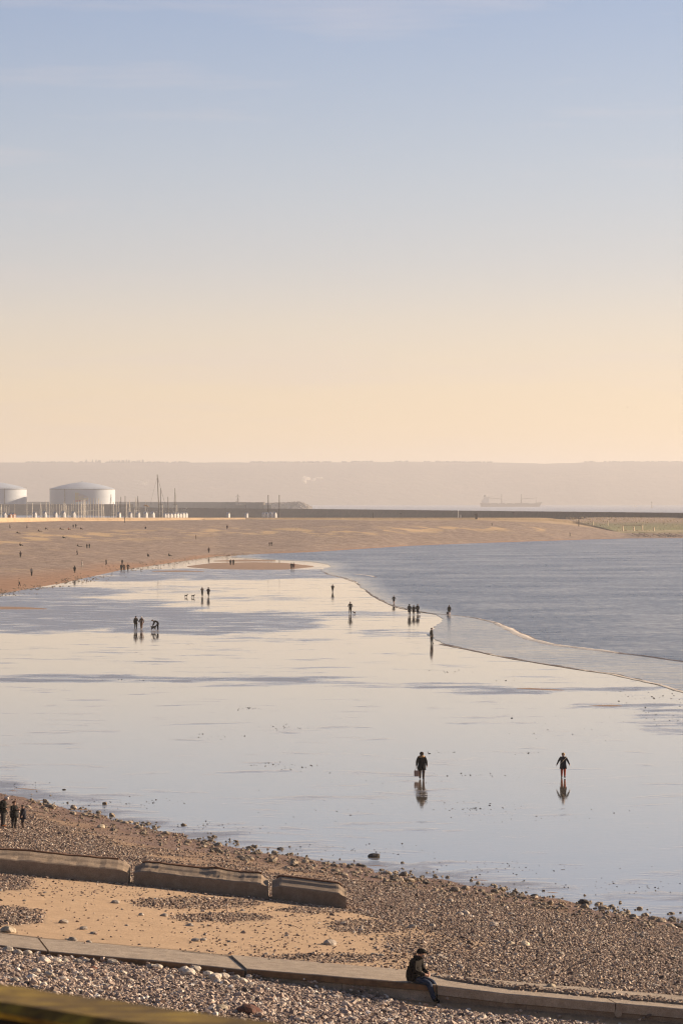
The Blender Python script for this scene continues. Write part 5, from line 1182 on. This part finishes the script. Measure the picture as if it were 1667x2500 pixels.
flat(855, 1499, 31, 'pockets', 186, 'person in dark jacket with hands in pockets walking a small dog', BLK, DKB, cap='hat', capcol=BLK)
flat(812, 1446, 20.5, 'pockets', 175, 'lone walker in dark coat on the shining flat beyond the dog walker', DKB, BLK, cap='short', hem=.38)
flat(961, 1474, 21, 'armsout', 170, 'bare-legged wader in black coat at the tip of the swash', BLK, BLK, shin='skin', shoe='skin', hem=.4, cap='short')
flat(999, 1502, 28, 'pockets', 178, 'tallest of the three huddled walkers, in a long black coat', BLK, BLK, hem=.3, cap='hood', capcol=BLK)
flat(1009.5, 1501.5, 25.5, 'pockets', 182, 'middle of the three huddled walkers, dark coat and trousers', DKB, BLK, hem=.34, cap='short')
wb = flat(1019, 1500, 26.5, 'carry', 176, 'huddled walker carrying a white bag on the outer side', BLK, BLK, shoe=BEIGE, hem=.4, cap='short'); bag(wb, 'r', 'white bag carried by one of three huddled walkers', WHT, .34, .34)
wc = flat(1096, 1502, 26, 'carry', 178, 'wader in black top with bare reddish legs at the breaking wave', BLK, BLK, shin='skin', shoe='skin', hem=.42, cap='short'); bag(wc, 'l', 'dark bag in the hand of the bare-legged wader at the wave', (.10,.08,.08), .34, .34)
flat(332, 1536, 33, 'reach', 10, 'walker in dark brown clothes holding hands with a companion in tan', DKB, BLK, cap='long', capcol=DKB, hem=.4)
flat(346, 1536.5, 33, 'walk', -8, 'walker in tan-brown clothes with pale hat, holding hands', BRN, (.16,.08,.045), shoe=BEIGE, cap='hat', capcol=WHT)
flat(386, 1539, 37, 'bend', -75, 'person in black bending down to a dog on the wet flat', BLK, BLK, shoe=BEIGE, cap='short', capcol=BLK)
flat(494, 1456, 24, 'hold', 5, 'person holding something pale at chest height, near two dogs', BLK, BLK, shoe=BEIGE, cap='short')
flat(509, 1457, 24, 'pockets', 160, 'person in long dark hooded coat beside the one near two dogs', DKB, BLK, hem=.3, cap='hood', capcol=DKB)
flat(563, 1381, 16.5, 'stand', 180, 'one of a pair standing side by side on the brown sand bar', BLK, BLK, cap='short', group='pair on the sand bar')
flat(570, 1381, 16.5, 'stand', 178, 'one of a pair standing side by side on the brown sand bar', BLK, BLK, cap='short', group='pair on the sand bar')
flat(711.5, 1391, 18, 'walk', 170, 'person in black walking close to one in maroon by the sand bar tip', BLK, BLK, cap='short')
flat(717, 1391, 18.5, 'walk', 185, 'person in maroon coat walking by the sand bar tip', (.10,.035,.03), (.2,.12,.1), shoe=BEIGE, cap='short', hem=.4)
flat(297, 1395, 20, 'walk', 0, 'walker in black coat at the stony water edge, leading a trio', BLK, BLK, cap='short', hem=.4)
flat(303.5, 1394, 18.5, 'walk', 4, 'shorter brown-clad walker in the middle of the water-edge trio', BRN, BLK, cap='short')
flat(313, 1395, 20, 'armsout', -5, 'walker in black with arms held out in the water-edge trio', BLK, BLK, cap='hat', capcol=BLK)
# walkers and sitters on the far shingle
for (px, py, h, pose, face, j, t, cap_, lab) in [
 (299,1379,13,'stand',180,BLK,BLK,'short','small dark figure standing on shingle behind the water-edge trio'),
 (48,1431,20,'walk',90,(.42,.33,.26),BLK,'short','walker in a pale top on the reddish lower shingle'),
 (78,1406,21,'pockets',175,(.36,.33,.29),BLK,'hat','walker in light grey jacket and dark trousers on the lower shingle'),
 (183,1399,18.5,'stand',180,BLK,BLK,'hood','figure in long black hooded coat on the lower shingle'),
 (201,1385,17.5,'walk',95,(.62,.56,.5),(.5,.45,.4),'short','walker dressed all in white on the shingle'),
 (260,1380,16,'walk',60,BLK,(.05,.035,.03),'short','lone dark walker on shingle between the white walker and the trio'),
 (51,1361,15.5,'stand',180,(.05,.025,.02),BLK,'hood','stocky dark figure standing among pale shingle streaks'),
 (189,1355,14,'walk',100,BLK,DKB,'short','dark walker leaning into their stride below two standing people'),
 (213,1339,11,'stand',10,BLK,BLK,'short','taller of two standing close on a golden streak of sand'),
 (219,1338.5,10,'stand',0,BLK,BLK,'short','shorter of two standing close on a golden streak of sand'),
 (25,1290,11.5,'walk',90,(.10,.04,.03),BLK,'short','reddish-brown walker along the foot of the tan wall'),
 (67,1290,11.5,'walk',-90,(.20,.15,.11),BLK,'short','brown-grey walker along the foot of the tan wall'),
 (179.5,1289,9,'stand',0,BLK,BLK,'short','shorter of a pair standing below the marked tank'),
 (186,1288.5,10.5,'stand',20,BLK,BLK,'short','taller of a pair standing below the marked tank'),
 (555,1292,11,'stand',0,(.06,.03,.025),BLK,'hood','lone hooded figure high on the shingle below the cabins'),
 (479,1317,12,'stand',90,(.20,.12,.08),(.12,.08,.06),'short','brown-clad person on a golden sand streak in mid-beach'),
 (510,1350,14.5,'stand',0,(.06,.035,.025),BLK,'hood','dark brown figure alone on the lower shingle above the sand bar'),
 (658,1333,11,'walk',0,(.12,.06,.045),BLK,'short','person in brown on the shingle beside one in black'),
 (663,1333.5,12,'walk',0,BLK,BLK,'short','person in black on the shingle beside one in brown')]:
    far(px, py, h, pose, face, lab, j, t, cap=cap_, capcol=DKB if cap_ != 'hat' else GREY, hem=.34 if cap_ == 'hood' else None)
far(1200, 1283.5, 6.5, 'walk', 90, 'tiny dark figure on the shingle ridge near the dark shelter', BLK, BLK, cap='short')
for (px, py, h, pose, face, j, lab) in [
 (45,1302,17,'recline',70,BLK,'person in black reclining high on the shingle below the wall walkers'),
 (97,1297.5,18,'recline',75,DKB,'person reclining in front of another sitter, a pale thing alongside'),
 (112,1292.5,15,'sit',80,(.05,.03,.03),'sitter just behind a reclining companion on the upper shingle'),
 (150,1292.5,16,'recline',80,BLK,'person in black reclining below the marked tank'),
 (168,1293.5,16,'sit',75,(.30,.09,.06),'sitter in a red top below the marked tank'),
 (198,1292.5,15,'sit',60,(.05,.02,.02),'dark huddled sitter next to the standing pair'),
 (155,1314,15,'sit',75,BLK,'lone sitter midway up the shingle with legs stretched out'),
 (50,1332.5,19,'sit',70,DKB,'sitter leaning forward over raised knees on the shingle'),
 (193,1334.5,20,'recline',85,BLK,'recliner beside two people standing on a golden streak'),
 (356,1291,12,'sit',0,DKB,'small dark sitter high on the bare shingle below the masts'),
 (362,1358.5,20,'sit',20,(.04,.02,.02),'sitter with a pale bag low on the shingle'),
 (413,1357.5,16,'sit',80,BLK,'dark sitter with legs out near the stony water edge')]:
    far(px, py, h*1.02, pose, face, lab, j, BLK, cap='short', capcol=DKB)
# three children by the shingle, the person seated on the walkway
def near(px, py, hpx, *a, **k): p = near_pt(px, py); return person(p, hpx*p.y/F, *a, z_off=-.01, **k)
near(8, 2018, 79, 'lookdown', 80, 'tallest of the trio on the shingle, in black with white bobble hat', BLK, (.03,.028,.03), shin=(.03,.028,.03), shoe=(.33,.11,.03), cap='bobble', capcol=(.60,.53,.48), hem=.47, detail=True, wide=1.25)
near(35, 2023, 70, 'hold', 55, 'middle one of the shingle trio, in black coat and grey boots', BLK, BLK, shin=(.07,.06,.055), shoe=(.07,.06,.055), cap='short', capcol=(.05,.018,.01), hem=.42, detail=True, wide=1.3)
near(57, 2023, 60, 'reach', -75, 'smallest of the shingle trio, in navy coat and pale leggings', NAVY, NAVY, shin=(.20,.15,.12), shoe=DKB, cap='hat', capcol=(.10,.07,.05), hem=.42, detail=True, wide=1.3)
pm = near_pt(1046, 2455); fx = math.radians(62); H = 1.80; fwd = Vector((math.sin(fx), -math.cos(fx), 0))
kq = kfp(1012, .03, .16); man = person((kq.x, kq.y, kq.z - .27*H), H, 'bench', 62, 'person in black cap, dark jacket and jeans seated on the walkway edge', (.011,.008,.007), JEAN, shin=JEAN, shoe=BLK, cap='cap', capcol=BLK, hem=None, detail=True)
J = BODY[('bench', True)][1]; hd = Vector(J['head'][:3])
bm = bmesh.new(); bmesh.ops.create_icosphere(bm, subdivisions=2, radius=1, matrix=Matrix.Translation(hd + Vector((0,-.026,-.034))) @ Matrix.Diagonal((.038,.030,.030,1))); bm_obj('beard', bm, cloth((.30,.25,.22)), man, True)
bm = bmesh.new(); lathe(bm, [(.058,0), (.066,.02), (.062,.045), (.05,.05)], 14, c=(0,-.055,.61)); bm_obj('collar', bm, cloth((.011,.008,.007)), man, True)
bm = bmesh.new(); n = 16; pr = None
for z, rx, ry, yo in ((.50,.105,.088,.0), (.42,.118,.10,.008), (.35,.126,.112,.0), (.30,.122,.11,-.01)):
    ring = [bm.verts.new((math.cos(2*math.pi*i/n)*rx, yo + math.sin(2*math.pi*i/n)*ry, z)) for i in range(n)]
    if pr:
        for i in range(n): bm.faces.new((pr[i], pr[(i+1) % n], ring[(i+1) % n], ring[i]))
    pr = ring
bm_obj('jacket_hem', bm, cloth((.011,.008,.007)), man, True)
# dogs
DJ = dict(rump=(0,.27,.46,.115), belly=(0,.06,.45,.12), chest=(0,-.17,.46,.135), neck=(0,-.30,.58,.082), head=(0,-.39,.68,.078), muzzle=(0,-.50,.65,.045), tail1=(0,.40,.52,.036), tail2=(0,.54,.62,.022))
DE = [('rump','belly',1), ('belly','chest',1), ('chest','neck',1), ('neck','head',1), ('head','muzzle',1), ('rump','tail1',1), ('tail1','tail2',1)]
for s_, k_ in ((1,'l'), (-1,'r')):
    o2 = .09*s_
    DJ.update({'fs'+k_: (s_*.085,-.17,.36,.062), 'fe'+k_: (s_*.085,-.15-o2*.3,.20,.044), 'fp'+k_: (s_*.085,-.17-o2,.03,.034), 'hk'+k_: (s_*.085,.20,.32,.078), 'hh'+k_: (s_*.085,.34+o2*.3,.16,.04), 'hp'+k_: (s_*.085,.30+o2,.03,.034)})
    DE += [('chest','fs'+k_,1), ('fs'+k_,'fe'+k_,1), ('fe'+k_,'fp'+k_,2), ('rump','hk'+k_,1), ('hk'+k_,'hh'+k_,1), ('hh'+k_,'hp'+k_,2)]
DOG = skin_mesh('dog', DJ, DE, 2)
for _ in range(3): DOG.materials.append(cloth(BLK))
bm = bmesh.new()
for s_ in (-1, 1): hexa(bm, [(s_*.02,-.36,.72), (s_*.06,-.36,.71), (s_*.06,-.40,.71), (s_*.02,-.40,.72)], [(s_*.045,-.38,.83), (s_*.06,-.38,.825), (s_*.06,-.395,.825), (s_*.045,-.395,.83)])
EAR = bm_obj('ears', bm, cloth(BLK)); EARM = EAR.data; bpy.data.objects.remove(EAR)
for (px, py, hpx, face, lab, c1, c2) in [(455,1458,8,110,'smaller black dog trotting ahead of another on the wet flat', BLK, GREY), (472,1459,8.5,100,'black dog with raised tail following the smaller one', BLK, BLK), (376,1540,16,60,'grey-and-black dog standing under the bending person', (.05,.045,.04), (.3,.27,.24)), (864.5,1499,7.5,-60,'tiny brown dog beside the dog walker', (.08,.045,.025), DKB)]:
    p = at(px, py); s = hpx*p.y/F/.80; o = link(bpy.data.objects.new('dog', DOG)); o.location = p; o.scale = (s*1.0,)*3; o.rotation_euler = (0, 0, R(face))
    for i, c_ in enumerate((c1, c1, c2)): o.material_slots[i].link = 'OBJECT'; o.material_slots[i].material = cloth(c_)
    tag(o, lab, 'dog'); e_ = link(bpy.data.objects.new('ears', EARM)); e_.parent = o; e_.material_slots[0].link = 'OBJECT'; e_.material_slots[0].material = cloth(c1)

# ------------------------------------------------------------------ the air
bm = bmesh.new(); box(bm, (0, 8300, 101.5), (15000, 17400, 209)); hz = bm_obj('haze', bm); struct(hz, 'stuff')
m = bpy.data.materials.new('haze'); m.use_nodes = True; nt = m.node_tree; nt.nodes.clear(); out = N(nt, 'ShaderNodeOutputMaterial'); pv = N(nt, 'ShaderNodeVolumePrincipled')
pv.inputs['Color'].default_value = (.95, .94, 1.0, 1); pv.inputs['Density'].default_value = 9.8e-5; pv.inputs['Anisotropy'].default_value = .25; nt.links.new(pv.outputs[0], out.inputs['Volume']); hz.data.materials.append(m)
